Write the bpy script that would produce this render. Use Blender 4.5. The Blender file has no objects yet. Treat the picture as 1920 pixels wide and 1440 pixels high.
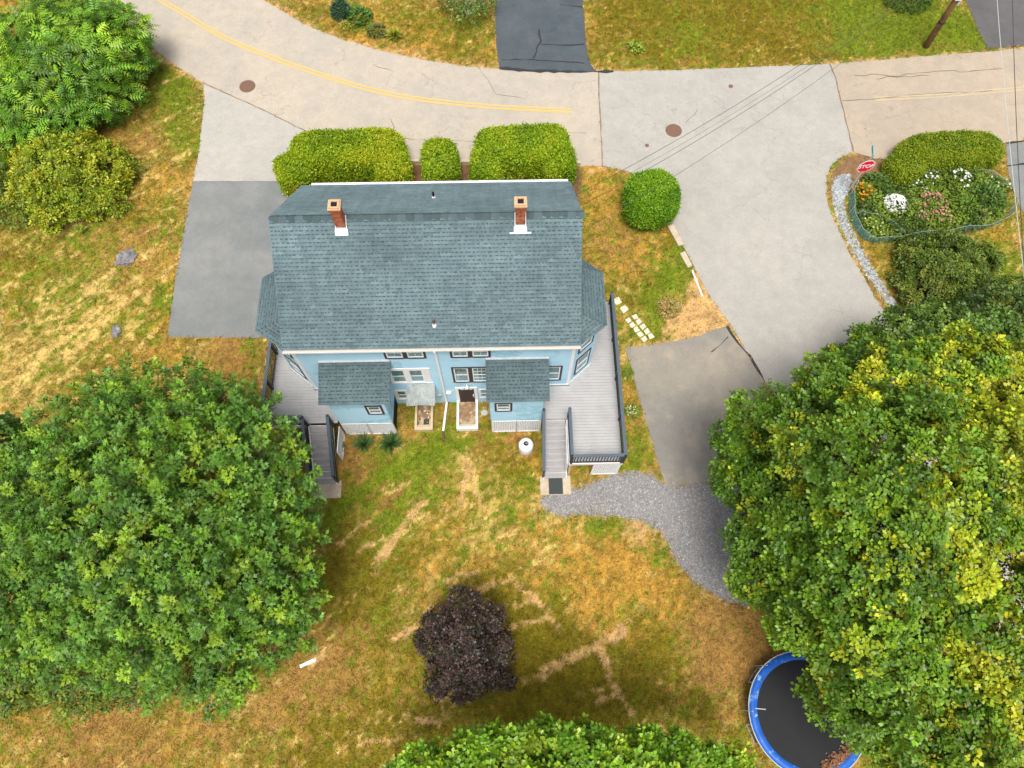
import bpy, bmesh, math, random
import numpy as np
from mathutils import Vector, Matrix

# ------------------------------------------------------------------ camera, sky, sun, exposure
SC = bpy.context.scene
COL = SC.collection
FPX, TILT, CAMH = 1340.0, math.radians(22.7), 30.0
cam_data = bpy.data.cameras.new('camera')
cam_data.sensor_width = 36.0
cam_data.lens = FPX / 1920 * 36
cam_data.clip_start = 0.5
cam_data.clip_end = 2000
cam = bpy.data.objects.new('camera', cam_data)
cam.location = (0, 0, CAMH)
cam.rotation_euler = (TILT, 0, 0)
COL.objects.link(cam)
SC.camera = cam

SUN_EL, SUN_AZ = math.radians(71), math.radians(183)      # azimuth clockwise from +Y
world = bpy.data.worlds.new('World')
SC.world = world
world.use_nodes = True
wn, wl = world.node_tree.nodes, world.node_tree.links
bg = wn['Background']
sky = wn.new('ShaderNodeTexSky')
sky.sky_type = 'NISHITA'
sky.sun_disc = False
sky.sun_elevation = SUN_EL
sky.sun_rotation = SUN_AZ
sky.dust_density = 4.0
sky.ozone_density = 0.6
hs = wn.new('ShaderNodeHueSaturation')
hs.inputs['Saturation'].default_value = 0.35
wl.new(sky.outputs[0], hs.inputs['Color'])
wl.new(hs.outputs[0], bg.inputs[0])
bg.inputs[1].default_value = 0.098
sun_data = bpy.data.lights.new('sun', 'SUN')
sun_data.energy = 1.8
sun_data.angle = math.radians(24)
sun_data.color = (1.0, 0.955, 0.88)
sun = bpy.data.objects.new('sun', sun_data)
sd = Vector((math.sin(SUN_AZ) * math.cos(SUN_EL), math.cos(SUN_AZ) * math.cos(SUN_EL), math.sin(SUN_EL)))
sun.rotation_euler = (-sd).to_track_quat('-Z', 'Y').to_euler()
sun.location = (0, 0, 60)
COL.objects.link(sun)
SC.view_settings.view_transform = 'Standard'
SC.view_settings.look = 'None'
SC.view_settings.gamma = 1.0
SC.view_settings.exposure = 0.95
SC.view_settings.use_curve_mapping = False
SC.cycles.max_bounces = 6
SC.cycles.transparent_max_bounces = 8

# ------------------------------------------------------------------ survey helpers (photo survey -> metres)
CT, ST = math.cos(TILT), math.sin(TILT)
def ray(px, py):
    u, v = (px - 960) / FPX, (py - 720) / FPX
    return u, ST - v * CT, CT + v * ST
def P(px, py, z=0.0):
    x, y, d = ray(px, py)
    k = (CAMH - z) / d
    return Vector((x * k, y * k, z))
def g(y):                                     # the plot: flat yard, a bank up to the street
    return min(1.2, max(0.0, (y - 12.0) / 9.0 * 1.2))
def gnp(y):
    return np.clip((y - 12.0) / 9.0 * 1.2, 0.0, 1.2)
def G(px, py):
    z = 0.0
    for i in range(25):
        p = P(px, py, z); z = g(p.y)
    return p
def GL(pts):
    return [G(*p) for p in pts]
def mpp(px, py, z):                           # metres per photo pixel at a height
    return (CAMH - z) / ray(px, py)[2] / FPX
rnd = random.Random(7)
rng = np.random.default_rng(11)

# ------------------------------------------------------------------ materials
MATS = {}
def new_mat(name):
    m = bpy.data.materials.new(name)
    m.use_nodes = True
    nt = m.node_tree
    b = nt.nodes['Principled BSDF']
    MATS[name] = m
    return m, nt, b
def N(nt, t, **kw):
    n = nt.nodes.new(t)
    for k, v in kw.items():
        setattr(n, k, v)
    return n
def noise(nt, vec, scale, detail=4.0, rough=0.55, dist=0.0):
    n = N(nt, 'ShaderNodeTexNoise')
    n.inputs['Scale'].default_value = scale
    n.inputs['Detail'].default_value = detail
    n.inputs['Roughness'].default_value = rough
    n.inputs['Distortion'].default_value = dist
    if vec is not None:
        nt.links.new(vec, n.inputs['Vector'])
    return n.outputs['Fac']
def maprange(nt, src, a, b, c, d):
    n = N(nt, 'ShaderNodeMapRange')
    nt.links.new(src, n.inputs[0])
    for i, v in enumerate((a, b, c, d)):
        n.inputs[i + 1].default_value = v
    return n.outputs[0]
def mixc(nt, fac, a, b, mode='MIX'):
    n = N(nt, 'ShaderNodeMix', data_type='RGBA', blend_type=mode)
    if isinstance(fac, (int, float)): n.inputs[0].default_value = fac
    else: nt.links.new(fac, n.inputs[0])
    for i, s in ((6, a), (7, b)):
        if isinstance(s, tuple): n.inputs[i].default_value = (*s, 1)
        else: nt.links.new(s, n.inputs[i])
    return n.outputs[2]
def mathn(nt, op, a, b):
    n = N(nt, 'ShaderNodeMath', operation=op)
    for i, s in enumerate((a, b)):
        if isinstance(s, (int, float)): n.inputs[i].default_value = s
        else: nt.links.new(s, n.inputs[i])
    return n.outputs[0]
def wpos(nt):
    return N(nt, 'ShaderNodeNewGeometry').outputs['Position']
def opos(nt):
    return N(nt, 'ShaderNodeTexCoord').outputs['Object']
def bump(nt, b, h, strength=0.3, dist=0.01):
    n = N(nt, 'ShaderNodeBump')
    n.inputs['Strength'].default_value = strength
    n.inputs['Distance'].default_value = dist
    nt.links.new(h, n.inputs['Height'])
    nt.links.new(n.outputs[0], b.inputs['Normal'])
def simple(name, col, rough=0.6, var=0.18, scale=6.0, metallic=0.0, spec=0.3, bmp=0.0, dirt=None, dscale=1.5, dmin=.55, dmax=.75):
    m, nt, b = new_mat(name)
    p = wpos(nt)
    f = noise(nt, p, scale, 5)
    f2 = noise(nt, p, scale * 9, 3)
    s = mathn(nt, 'ADD', mathn(nt, 'MULTIPLY', f, 0.65), mathn(nt, 'MULTIPLY', f2, 0.35))
    k = maprange(nt, s, 0.3, 0.7, 1 - var, 1 + var)
    c = N(nt, 'ShaderNodeVectorMath', operation='SCALE')
    c.inputs[0].default_value = col
    nt.links.new(k, c.inputs[3])
    out = c.outputs[0]
    if dirt:
        df = maprange(nt, noise(nt, p, dscale, 6, .65), dmin, dmax, 0, 1)
        out = mixc(nt, df, out, dirt)
    nt.links.new(out, b.inputs['Base Color'])
    b.inputs['Roughness'].default_value = rough
    b.inputs['Metallic'].default_value = metallic
    b.inputs['Specular IOR Level'].default_value = spec
    if bmp: bump(nt, b, f2, bmp, 0.01)
    return m
def attr_mat(name, rough=0.6, var=0.12, scale=30.0, translucent=0.0, spec=0.3, bmp=0.0, streak=0.0):
    m, nt, b = new_mat(name)
    a = N(nt, 'ShaderNodeAttribute', attribute_name='col')
    f = noise(nt, wpos(nt), scale, 4)
    k = maprange(nt, f, 0.3, 0.7, 1 - var, 1 + var)
    if streak:                                              # rain streaks running down the slope, and lichen blotches
        mp = N(nt, 'ShaderNodeMapping'); mp.inputs['Scale'].default_value = (2.6, .22, .22)
        nt.links.new(opos(nt), mp.inputs['Vector'])
        k = mathn(nt, 'MULTIPLY', k, maprange(nt, noise(nt, mp.outputs[0], 1.6, 5, .65), .32, .68, 1 - streak, 1 + streak))
        k = mathn(nt, 'MULTIPLY', k, maprange(nt, noise(nt, wpos(nt), .55, 5, .6), .3, .7, 1 - streak, 1 + streak))
    c = N(nt, 'ShaderNodeVectorMath', operation='SCALE')
    nt.links.new(a.outputs['Color'], c.inputs[0])
    nt.links.new(k, c.inputs[3])
    nt.links.new(c.outputs[0], b.inputs['Base Color'])
    b.inputs['Roughness'].default_value = rough
    b.inputs['Specular IOR Level'].default_value = spec
    if bmp: bump(nt, b, f, bmp, 0.01)
    if translucent:
        t = N(nt, 'ShaderNodeBsdfTranslucent')
        nt.links.new(c.outputs[0], t.inputs[0])
        mx = N(nt, 'ShaderNodeMixShader')
        mx.inputs[0].default_value = translucent
        nt.links.new(b.outputs[0], mx.inputs[1])
        nt.links.new(t.outputs[0], mx.inputs[2])
        nt.links.new(mx.outputs[0], nt.nodes['Material Output'].inputs[0])
    return m

def asphalt(name, col, col2, crack=0.5, stain=None, grain=.16, cscale=.55):
    m, nt, b = new_mat(name)
    p = wpos(nt)
    big = noise(nt, p, 0.35, 5, .6)
    mid = noise(nt, p, 2.2, 6, .65)
    fine = noise(nt, p, 45, 3, .7)
    speck = noise(nt, p, 13, 4, .8)
    c = mixc(nt, maprange(nt, big, .35, .65, 0, 1), col, col2)
    k = mathn(nt, 'MULTIPLY', maprange(nt, mid, .3, .7, .93, 1.07), mathn(nt, 'MULTIPLY', maprange(nt, speck, .3, .7, .91, 1.09), maprange(nt, fine, .25, .75, 1 - grain, 1 + grain)))
    sc = N(nt, 'ShaderNodeVectorMath', operation='SCALE')
    nt.links.new(c, sc.inputs[0]); nt.links.new(k, sc.inputs[3])
    out = sc.outputs[0]
    if stain:
        out = mixc(nt, maprange(nt, noise(nt, p, .7, 7, .7), .52, .80, 0, .55), out, stain)
    if crack:
        w = N(nt, 'ShaderNodeVectorMath', operation='ADD')
        wn_ = N(nt, 'ShaderNodeTexNoise'); wn_.inputs['Scale'].default_value = 1.3; wn_.inputs['Detail'].default_value = 6
        nt.links.new(p, wn_.inputs['Vector'])
        sw = N(nt, 'ShaderNodeVectorMath', operation='SCALE'); sw.inputs[3].default_value = 1.3
        nt.links.new(wn_.outputs['Color'], sw.inputs[0])
        nt.links.new(p, w.inputs[0]); nt.links.new(sw.outputs[0], w.inputs[1])
        v = N(nt, 'ShaderNodeTexVoronoi', feature='DISTANCE_TO_EDGE')
        v.inputs['Scale'].default_value = cscale
        nt.links.new(w.outputs[0], v.inputs['Vector'])
        e = maprange(nt, v.outputs['Distance'], .004, .012, 1, 0)
        msk = maprange(nt, noise(nt, p, .5, 4), .48, .62, 0, crack)
        out = mixc(nt, mathn(nt, 'MULTIPLY', e, msk), out, tuple(x * .35 for x in col))
    nt.links.new(out, b.inputs['Base Color'])
    b.inputs['Roughness'].default_value = .9
    b.inputs['Specular IOR Level'].default_value = .2
    bump(nt, b, fine, .35, .01)
    return m

M_road = asphalt('road_asphalt', (.41, .355, .285), (.36, .325, .275), .35, stain=(.33, .305, .265))
M_road_r = asphalt('road_asphalt_tan', (.38, .31, .235), (.34, .285, .225), .6, cscale=.8, stain=(.31, .265, .21))
M_street = asphalt('street_asphalt', (.355, .335, .30), (.325, .308, .278), .3, stain=(.285, .28, .26))
M_apron = asphalt('apron_asphalt', (.40, .375, .33), (.35, .335, .30), .25)
M_drive = asphalt('driveway_asphalt', (.160, .170, .168), (.205, .21, .205), .0, stain=(.27, .25, .22), grain=.10)
M_drive_r = asphalt('driveway_patchy_asphalt', (.20, .19, .17), (.28, .25, .205), .15, stain=(.40, .32, .22), grain=.10)
M_dark = asphalt('sealed_asphalt', (.058, .072, .085), (.075, .09, .10), .3, stain=(.11, .125, .135), grain=.12)
M_dark_r = asphalt('dark_asphalt', (.085, .08, .08), (.11, .105, .105), .2, grain=.12)
M_gravel = asphalt('gravel_bed', (.22, .22, .225), (.19, .187, .193), 0, stain=(.30, .25, .18), grain=.5)
M_tar = simple('tar_seam', (.03, .03, .032), .8)
M_tarlite = simple('worn_seam', (.20, .15, .10), .9)
def lawn_mat():
    m, nt, b = new_mat('lawn_turf')
    p = wpos(nt)
    a = N(nt, 'ShaderNodeAttribute', attribute_name='col').outputs['Color']
    n1, n2, n3 = noise(nt, p, 7, 5, .7, .6), noise(nt, p, 24, 4, .75), noise(nt, p, 3.1, 6, .75, 1.2)
    c = mixc(nt, maprange(nt, n3, .52, .66, 0, .55), a, mixc(nt, 1.0, a, (.62, .95, .35), 'MULTIPLY'))
    c = mixc(nt, maprange(nt, n1, .52, .72, 0, .55), c, mixc(nt, 1.0, c, (1.45, 1.35, 1.25), 'MULTIPLY'))
    c = mixc(nt, maprange(nt, n1, .48, .28, 0, .65), c, mixc(nt, 1.0, c, (.48, .52, .42), 'MULTIPLY'))
    s = N(nt, 'ShaderNodeVectorMath', operation='SCALE')
    nt.links.new(c, s.inputs[0]); nt.links.new(maprange(nt, n2, .3, .7, .62, 1.38), s.inputs[3])
    nt.links.new(s.outputs[0], b.inputs['Base Color'])
    b.inputs['Roughness'].default_value = .95; b.inputs['Specular IOR Level'].default_value = .1
    bump(nt, b, n2, .8, .03)
    return m
M_lawn = lawn_mat()
M_blade = attr_mat('grass_blades', .75, .15, 5, .25, .15)
M_leaf = attr_mat('leaf', .42, .12, 3, .16, .35)
M_leaf_small = attr_mat('small_leaf', .5, .10, 6, .22, .3)
M_petal = attr_mat('petal', .6, .05, 9, .2, .2)
M_stone = attr_mat('stone_attr', .85, .2, 40, 0, .25, .4)
M_shingle = attr_mat('asphalt_shingle', .9, .16, 38, 0, .15, .3, streak=.11)
M_brick = attr_mat('brick_clay', .9, .22, 28, 0, .15, .5)
M_bark = simple('bark', (.11, .085, .06), .95, .35, 9, bmp=.8)
M_twig = simple('twig_core', (.040, .062, .012), .95, .4, 14)
M_twig_light = simple('pale_twig', (.36, .31, .25), .9, .3, 14)
M_white = simple('white_paint', (.78, .78, .77), .55, .05, 3, dirt=(.60, .57, .52), dmin=.58, dmax=.8)
M_white_clean = simple('white_vinyl', (.80, .80, .81), .45, .03, 3)
M_gutter = simple('cream_gutter', (.50, .45, .38), .5, .08, 4, dirt=(.50, .40, .30), dscale=4, dmin=.60, dmax=.78)
M_slate = simple('slate_blue_paint', (.075, .105, .135), .5, .12, 4)
M_black = simple('black_metal', (.025, .025, .032), .45, .15, 5)
M_navy = simple('plum_black_paint', (.045, .038, .055), .5, .12, 5)
M_deck = simple('pale_grey_decking', (.368, .362, .362), .6, .10, 2.2, dirt=(.31, .305, .30), dscale=1.2)
M_tread = simple('shaded_grey_tread', (.30, .29, .295), .6, .10, 2.2, dirt=(.27, .26, .26), dscale=1.2)  # darker than the decking: shading on the steps put into the colour
M_riser = simple('white_riser', (.80, .79, .80), .6, .06, 3)
M_concrete = simple('concrete', (.48, .40, .30), .9, .2, 5, bmp=.4, dirt=(.36, .27, .18), dmin=.5, dmax=.75)
M_tan = simple('tan_timber', (.55, .44, .27), .8, .2, 6, dirt=(.36, .28, .18), dmin=.52, dmax=.75)
M_dirt = simple('landing_dirt', (.24, .15, .085), .95, .35, 7, bmp=.6, dirt=(.50, .40, .25), dscale=2.3, dmin=.47, dmax=.6)
M_mulch = simple('mulch', (.14, .075, .042), .95, .35, 16, bmp=.9)
M_metal = simple('galvanised_sheet', (.27, .30, .295), .55, .3, 6, metallic=.2, dirt=(.42, .45, .42), dscale=5, dmin=.5, dmax=.7)
M_rust = simple('rusty_iron', (.17, .095, .065), .8, .2, 20, bmp=.5)
M_mat_rubber = simple('rubber_mat', (.045, .055, .055), .85, .15, 20)
M_wood = simple('weathered_pole_wood', (.22, .12, .055), .9, .45, 5, bmp=.6, dirt=(.06, .04, .03), dmin=.5, dmax=.7)
M_wire = simple('wire', (.05, .05, .05), .6)
M_wire_pale = simple('pale_wire', (.42, .48, .47), .5)
M_red = simple('stop_red', (.74, .012, .045), .45, .06, 4)
M_teal = simple('street_sign_teal', (.06, .42, .44), .45, .06, 4)
M_blue = simple('trampoline_blue', (.010, .095, .42), .45, .18, 3, dirt=(.22, .42, .60), dscale=3.2, dmin=.56, dmax=.66)
M_tmat = simple('trampoline_mat', (.010, .010, .012), .7, .2, 3)
M_brownpipe = simple('brown_pipe', (.12, .06, .045), .6, .2, 8)
M_glow = simple('grey_plastic', (.45, .47, .47), .5)
M_mortar = simple('mortar', (.42, .36, .28), .95, .2, 20)
M_soot_shade = simple('soot_shade_black', (.012, .012, .014), .9)

def siding_mat():
    m, nt, b = new_mat('blue_clapboard')
    p = opos(nt)
    f = noise(nt, p, 1.1, 5, .6)
    c = mixc(nt, maprange(nt, f, .35, .65, 0, 1), (.30, .505, .65), (.355, .56, .695))
    v = N(nt, 'ShaderNodeTexVoronoi', distance='CHEBYCHEV'); v.inputs['Scale'].default_value = .85
    nt.links.new(p, v.inputs['Vector'])
    sepv = N(nt, 'ShaderNodeSeparateColor'); nt.links.new(v.outputs['Color'], sepv.inputs[0])
    patch = maprange(nt, sepv.outputs[0], .74, .78, 0, 1)
    edge = maprange(nt, noise(nt, p, 3.5, 4), .42, .52, 0, .8)
    c = mixc(nt, mathn(nt, 'MULTIPLY', patch, edge), c, (.21, .41, .52))
    c = mixc(nt, maprange(nt, noise(nt, p, 26, 3), .3, .7, 0, .18), c, (.56, .74, .80))
    nt.links.new(c, b.inputs['Base Color'])
    b.inputs['Roughness'].default_value = .6
    return m
M_siding = siding_mat()
def glass_mat():
    m, nt, b = new_mat('window_glass')
    p = wpos(nt)
    c = mixc(nt, maprange(nt, noise(nt, p, 3.0, 3), .4, .62, 0, 1), (.022, .05, .05), (.05, .16, .15))
    nt.links.new(c, b.inputs['Base Color'])
    b.inputs['Roughness'].default_value = .08
    b.inputs['Specular IOR Level'].default_value = .7
    return m
M_glass = glass_mat()
def paint_mat():
    m, nt, b = new_mat('worn_yellow_paint')
    p = wpos(nt)
    f = maprange(nt, noise(nt, p, 7, 7, .75), .40, .68, .0, .65)
    c = mixc(nt, f, (.64, .38, .07), (.42, .36, .27))
    nt.links.new(c, b.inputs['Base Color']); b.inputs['Roughness'].default_value = .85
    return m
M_yellow = paint_mat()
def worn2_mat():
    m, nt, b = new_mat('faded_yellow_paint')
    p = wpos(nt)
    f = maprange(nt, noise(nt, p, 4, 7, .75), .38, .58, .35, 1)
    c = mixc(nt, f, (.56, .40, .16), (.385, .325, .25))
    nt.links.new(c, b.inputs['Base Color']); b.inputs['Roughness'].default_value = .85
    return m
M_faded = worn2_mat()
def net_mat():
    m, nt, b = new_mat('garden_netting')
    b.inputs['Base Color'].default_value = (.16, .36, .34, 1)
    b.inputs['Roughness'].default_value = .6
    tr = N(nt, 'ShaderNodeBsdfTransparent')
    mx = N(nt, 'ShaderNodeMixShader'); mx.inputs[0].default_value = .45
    nt.links.new(tr.outputs[0], mx.inputs[1]); nt.links.new(b.outputs[0], mx.inputs[2])
    nt.links.new(mx.outputs[0], nt.nodes['Material Output'].inputs[0])
    return m
M_net = net_mat()

# ------------------------------------------------------------------ mesh builder
def tag(o, label=None, cat=None, group=None, kind=None):
    if label: o['label'] = label
    if cat: o['category'] = cat
    if group: o['group'] = group
    if kind: o['kind'] = kind
    return o
def empty(name, loc=(0, 0, 0), rz=0.0, parent=None):
    o = bpy.data.objects.new(name, None)
    o.location = loc; o.rotation_euler = (0, 0, rz)
    o.empty_display_size = .2
    COL.objects.link(o)
    if parent: o.parent = parent
    return o
def link(name, me, parent=None, loc=None, rot=None):
    o = bpy.data.objects.new(name, me)
    if loc is not None: o.location = loc
    if rot is not None: o.rotation_euler = rot
    COL.objects.link(o)
    if parent: o.parent = parent
    return o
class MB:
    def __init__(s): s.v = []; s.f = []; s.c = []
    def add(s, vs, fs, col=None):
        n = len(s.v)
        s.v += [tuple(x) for x in vs]
        s.f += [tuple(i + n for i in q) for q in fs]
        if col is not None: s.c += [(*col, 1.0)] * len(vs)
        return s
    BOXF = [(0, 3, 2, 1), (4, 5, 6, 7), (0, 1, 5, 4), (1, 2, 6, 5), (2, 3, 7, 6), (3, 0, 4, 7)]
    def box(s, x0, x1, y0, y1, z0, z1, col=None):
        return s.add([(x0, y0, z0), (x1, y0, z0), (x1, y1, z0), (x0, y1, z0), (x0, y0, z1), (x1, y0, z1), (x1, y1, z1), (x0, y1, z1)], s.BOXF, col)
    def fbox(s, fr, u0, u1, d0, d1, z0, z1, col=None):      # box in a wall frame (origin, along, out)
        o, a, n = fr
        def T(u, d, z): return (o[0] + a[0] * u + n[0] * d, o[1] + a[1] * u + n[1] * d, z)
        return s.add([T(u0, d1, z0), T(u1, d1, z0), T(u1, d0, z0), T(u0, d0, z0), T(u0, d1, z1), T(u1, d1, z1), T(u1, d0, z1), T(u0, d0, z1)], s.BOXF, col)
    def bar(s, a, b, w, h, up=(0, 0, 1), col=None):         # square bar between two points
        a, b = Vector(a), Vector(b)
        d = (b - a).normalized(); up = Vector(up)
        if abs(d.dot(up)) > .98: up = Vector((0, 1, 0))
        sx = d.cross(up).normalized() * (w / 2); sz = sx.cross(d).normalized() * (h / 2)
        vs = [a - sx - sz, a + sx - sz, a + sx + sz, a - sx + sz, b - sx - sz, b + sx - sz, b + sx + sz, b - sx + sz]
        return s.add(vs, [(0, 1, 2, 3), (4, 7, 6, 5), (0, 4, 5, 1), (1, 5, 6, 2), (2, 6, 7, 3), (3, 7, 4, 0)], col)
    def tube(s, pts, rad, n=8, cap=True, col=None):
        pts = [Vector(p) for p in pts]
        if isinstance(rad, (int, float)): rad = [rad] * len(pts)
        base = len(s.v); vs = []; fs = []
        ref = Vector((.31, .17, .93))
        for i, p in enumerate(pts):
            d = (pts[min(i + 1, len(pts) - 1)] - pts[max(i - 1, 0)]).normalized()
            a = d.cross(ref)
            if a.length < .05: a = d.cross(Vector((1, 0, 0)))
            a.normalize(); b = d.cross(a)
            for k in range(n):
                t = 2 * math.pi * k / n
                vs.append(p + (a * math.cos(t) + b * math.sin(t)) * rad[i])
        for i in range(len(pts) - 1):
            for k in range(n):
                k2 = (k + 1) % n
                fs.append((i * n + k, (i + 1) * n + k, (i + 1) * n + k2, i * n + k2))
        if cap:
            fs.append(tuple(range(n))); fs.append(tuple((len(pts) - 1) * n + k for k in reversed(range(n))))
        return s.add(vs, fs, col)
    def lathe(s, c, prof, n=28, col=None):                  # prof: (r, z)
        vs = []; fs = []
        for r, z in prof:
            for k in range(n):
                t = 2 * math.pi * k / n
                vs.append((c[0] + r * math.cos(t), c[1] + r * math.sin(t), c[2] + z))
        for i in range(len(prof) - 1):
            for k in range(n):
                k2 = (k + 1) % n
                fs.append((i * n + k, i * n + k2, (i + 1) * n + k2, (i + 1) * n + k))
        fs.append(tuple(reversed(range(n)))); fs.append(tuple((len(prof) - 1) * n + k for k in range(n)))
        return s.add(vs, fs, col)
    def prism(s, poly, z0, z1, col=None):
        n = len(poly)
        vs = [(p[0], p[1], z0) for p in poly] + [(p[0], p[1], z1) for p in poly]
        fs = [tuple(reversed(range(n))), tuple(range(n, 2 * n))] + [(i, (i + 1) % n, (i + 1) % n + n, i + n) for i in range(n)]
        return s.add(vs, fs, col)
    def mesh(s, name, mat):
        me = bpy.data.meshes.new(name)
        me.from_pydata(s.v, [], s.f)
        if s.c:
            at = me.attributes.new('col', 'FLOAT_COLOR', 'POINT')
            at.data.foreach_set('color', np.asarray(s.c, dtype=np.float32).ravel())
        if mat: me.materials.append(mat)
        return me
    def build(s, name, mat, parent=None, smooth=False):
        me = s.mesh(name, mat)
        if smooth: me.shade_smooth()
        return link(name, me, parent)
def np_mesh(name, V, F, C, mat, smooth=False):              # arrays; F is (n,3) or (n,4)
    me = bpy.data.meshes.new(name)
    k = F.shape[1]
    me.vertices.add(len(V)); me.vertices.foreach_set('co', V.astype(np.float32).ravel())
    me.loops.add(F.size); me.loops.foreach_set('vertex_index', F.astype(np.int32).ravel())
    me.polygons.add(len(F)); me.polygons.foreach_set('loop_start', np.arange(0, F.size, k, dtype=np.int32))
    me.update(calc_edges=True)
    if C is not None:
        at = me.attributes.new('col', 'FLOAT_COLOR', 'POINT')
        c4 = np.ones((len(V), 4), dtype=np.float32); c4[:, :3] = C
        at.data.foreach_set('color', c4.ravel())
    if mat: me.materials.append(mat)
    if smooth: me.shade_smooth()
    me.validate()
    return me

# ------------------------------------------------------------------ noise for the ground
def vnoise(X, Y, scale, seed):
    r = np.random.default_rng(seed).random((256, 256))
    x, y = X * scale + 1000.37, Y * scale + 1000.71
    xi, yi = np.floor(x).astype(int), np.floor(y).astype(int)
    fx, fy = x - xi, y - yi
    fx, fy = fx * fx * (3 - 2 * fx), fy * fy * (3 - 2 * fy)
    a, b = r[xi % 256, yi % 256], r[(xi + 1) % 256, yi % 256]
    c, d = r[xi % 256, (yi + 1) % 256], r[(xi + 1) % 256, (yi + 1) % 256]
    return (a * (1 - fx) + b * fx) * (1 - fy) + (c * (1 - fx) + d * fx) * fy
def fbm(X, Y, scale, seed, oct=4, gain=.55):
    s = 0; a = 1; t = 0
    for i in range(oct):
        s = s + a * vnoise(X, Y, scale * 2.03 ** i, seed + i * 17); t += a; a *= gain
    return s / t
def poly_sd(X, Y, poly):                                    # signed distance, inside > 0
    d = np.full(X.shape, 1e9); ins = np.zeros(X.shape, bool)
    n = len(poly)
    for i in range(n):
        ax, ay = poly[i][0], poly[i][1]; bx, by = poly[(i + 1) % n][0], poly[(i + 1) % n][1]
        ex, ey = bx - ax, by - ay
        t = np.clip(((X - ax) * ex + (Y - ay) * ey) / (ex * ex + ey * ey + 1e-12), 0, 1)
        d = np.minimum(d, np.hypot(X - ax - t * ex, Y - ay - t * ey))
        if ay != by:
            c = ((ay > Y) != (by > Y)) & (X < (bx - ax) * (Y - ay) / (by - ay) + ax)
            ins ^= c
    return np.where(ins, d, -d)
def line_d(X, Y, pts):
    d = np.full(X.shape, 1e9)
    for a, b in zip(pts[:-1], pts[1:]):
        ex, ey = b[0] - a[0], b[1] - a[1]
        t = np.clip(((X - a[0]) * ex + (Y - a[1]) * ey) / (ex * ex + ey * ey + 1e-12), 0, 1)
        d = np.minimum(d, np.hypot(X - a[0] - t * ex, Y - a[1] - t * ey))
    return d
def sstep(a, b, x):
    t = np.clip((x - a) / (b - a), 0, 1)
    return t * t * (3 - 2 * t)
def smooth_poly(pts, it=2, closed=True):
    pts = [Vector((p[0], p[1])) for p in pts]
    for k in range(it):
        q = []; n = len(pts)
        rng_ = range(n) if closed else range(n - 1)
        if not closed: q.append(pts[0])
        for i in rng_:
            a, b = pts[i], pts[(i + 1) % n]
            q += [a * .75 + b * .25, a * .25 + b * .75]
        if not closed: q.append(pts[-1])
        pts = q
    return pts

# ------------------------------------------------------------------ paved outlines
UP = [(300, -200), (400, -70), (480, -8), (520, 15), (570, 45), (640, 74), (720, 96), (800, 113), (870, 124), (940, 130)]
ROAD = GL(UP + [(1110, 134), (1122, 134), (1124, 200), (1130, 312), (1088, 312), (900, 304), (700, 304), (540, 306), (560, 262), (580, 248), (545, 232), (480, 200),
             (430, 178), (380, 155), (340, 130), (290, 95), (245, 45), (190, -10), (60, -170)])
APRON = GL([(380, 155), (430, 178), (480, 200), (545, 232), (580, 248), (560, 262), (540, 306), (538, 344), (362, 342), (372, 290), (380, 215), (384, 180)])
STREET = GL([(1122, 134), (1250, 132), (1400, 126), (1556, 120), (1566, 145), (1575, 180), (1588, 235), (1600, 285), (1578, 294), (1560, 308), (1550, 330), (1549, 370), (1560, 405), (1590, 470),
             (1640, 556), (1690, 628), (1800, 800), (2100, 1150), (2000, 1400), (1680, 1050), (1520, 850), (1425, 700), (1370, 610), (1330, 556), (1290, 480),
             (1255, 415), (1225, 362), (1190, 328), (1165, 318), (1130, 312), (1124, 200)])
ROAD_R = GL([(1556, 120), (1700, 108), (1850, 97), (1930, 90), (2300, 55), (2300, 290), (1930, 262), (1885, 268), (1860, 285), (1700, 300), (1640, 298), (1600, 285), (1588, 235), (1575, 180), (1566, 145)])
DRIVE_L = GL([(362, 340), (546, 340), (560, 480), (540, 632), (505, 634), (420, 633), (315, 632), (322, 570), (335, 490), (350, 405)])
DRIVE_R = GL([(1172, 652), (1235, 645), (1300, 632), (1362, 612), (1395, 655), (1432, 712), (1450, 800), (1440, 888), (1390, 897), (1310, 905), (1248, 912), (1228, 850), (1205, 770), (1184, 690)])
DRIVE_T = GL([(928, -120), (1088, -120), (1092, -5), (1097, 60), (1101, 100), (1108, 122), (1118, 134), (1090, 137), (1000, 135), (937, 131), (931, 90), (928, 30)])
DRIVE_TR = GL([(1755, -120), (1806, -8), (1835, 60), (1852, 92), (1940, 84), (2100, 70), (2100, -120)])
WALK_R = GL([(1886, 270), (2050, 255), (2050, 480), (1925, 420), (1900, 360), (1888, 312)])
GRAVEL = smooth_poly(GL([(1006, 930), (1062, 920), (1110, 905), (1176, 880), (1222, 885), (1246, 914), (1320, 904), (1440, 888), (1520, 1000), (1500, 1150), (1420, 1140), (1340, 1120), (1290, 1085),
             (1255, 1025), (1232, 985), (1150, 968), (1080, 965), (1030, 968)]), 2)
GARDEN = smooth_poly(GL([(1604, 338), (1700, 325), (1850, 318), (1890, 375), (1880, 425), (1760, 452), (1640, 462), (1600, 435), (1588, 390)]), 2)
MULCH = GL([(530, 342), (540, 306), (1088, 310), (1090, 345), (1080, 420), (540, 420)])
CORNERSOIL = smooth_poly(GL([(1600, 288), (1650, 290), (1660, 340), (1600, 345), (1572, 400), (1556, 370), (1556, 335), (1570, 305)]), 1)
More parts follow.
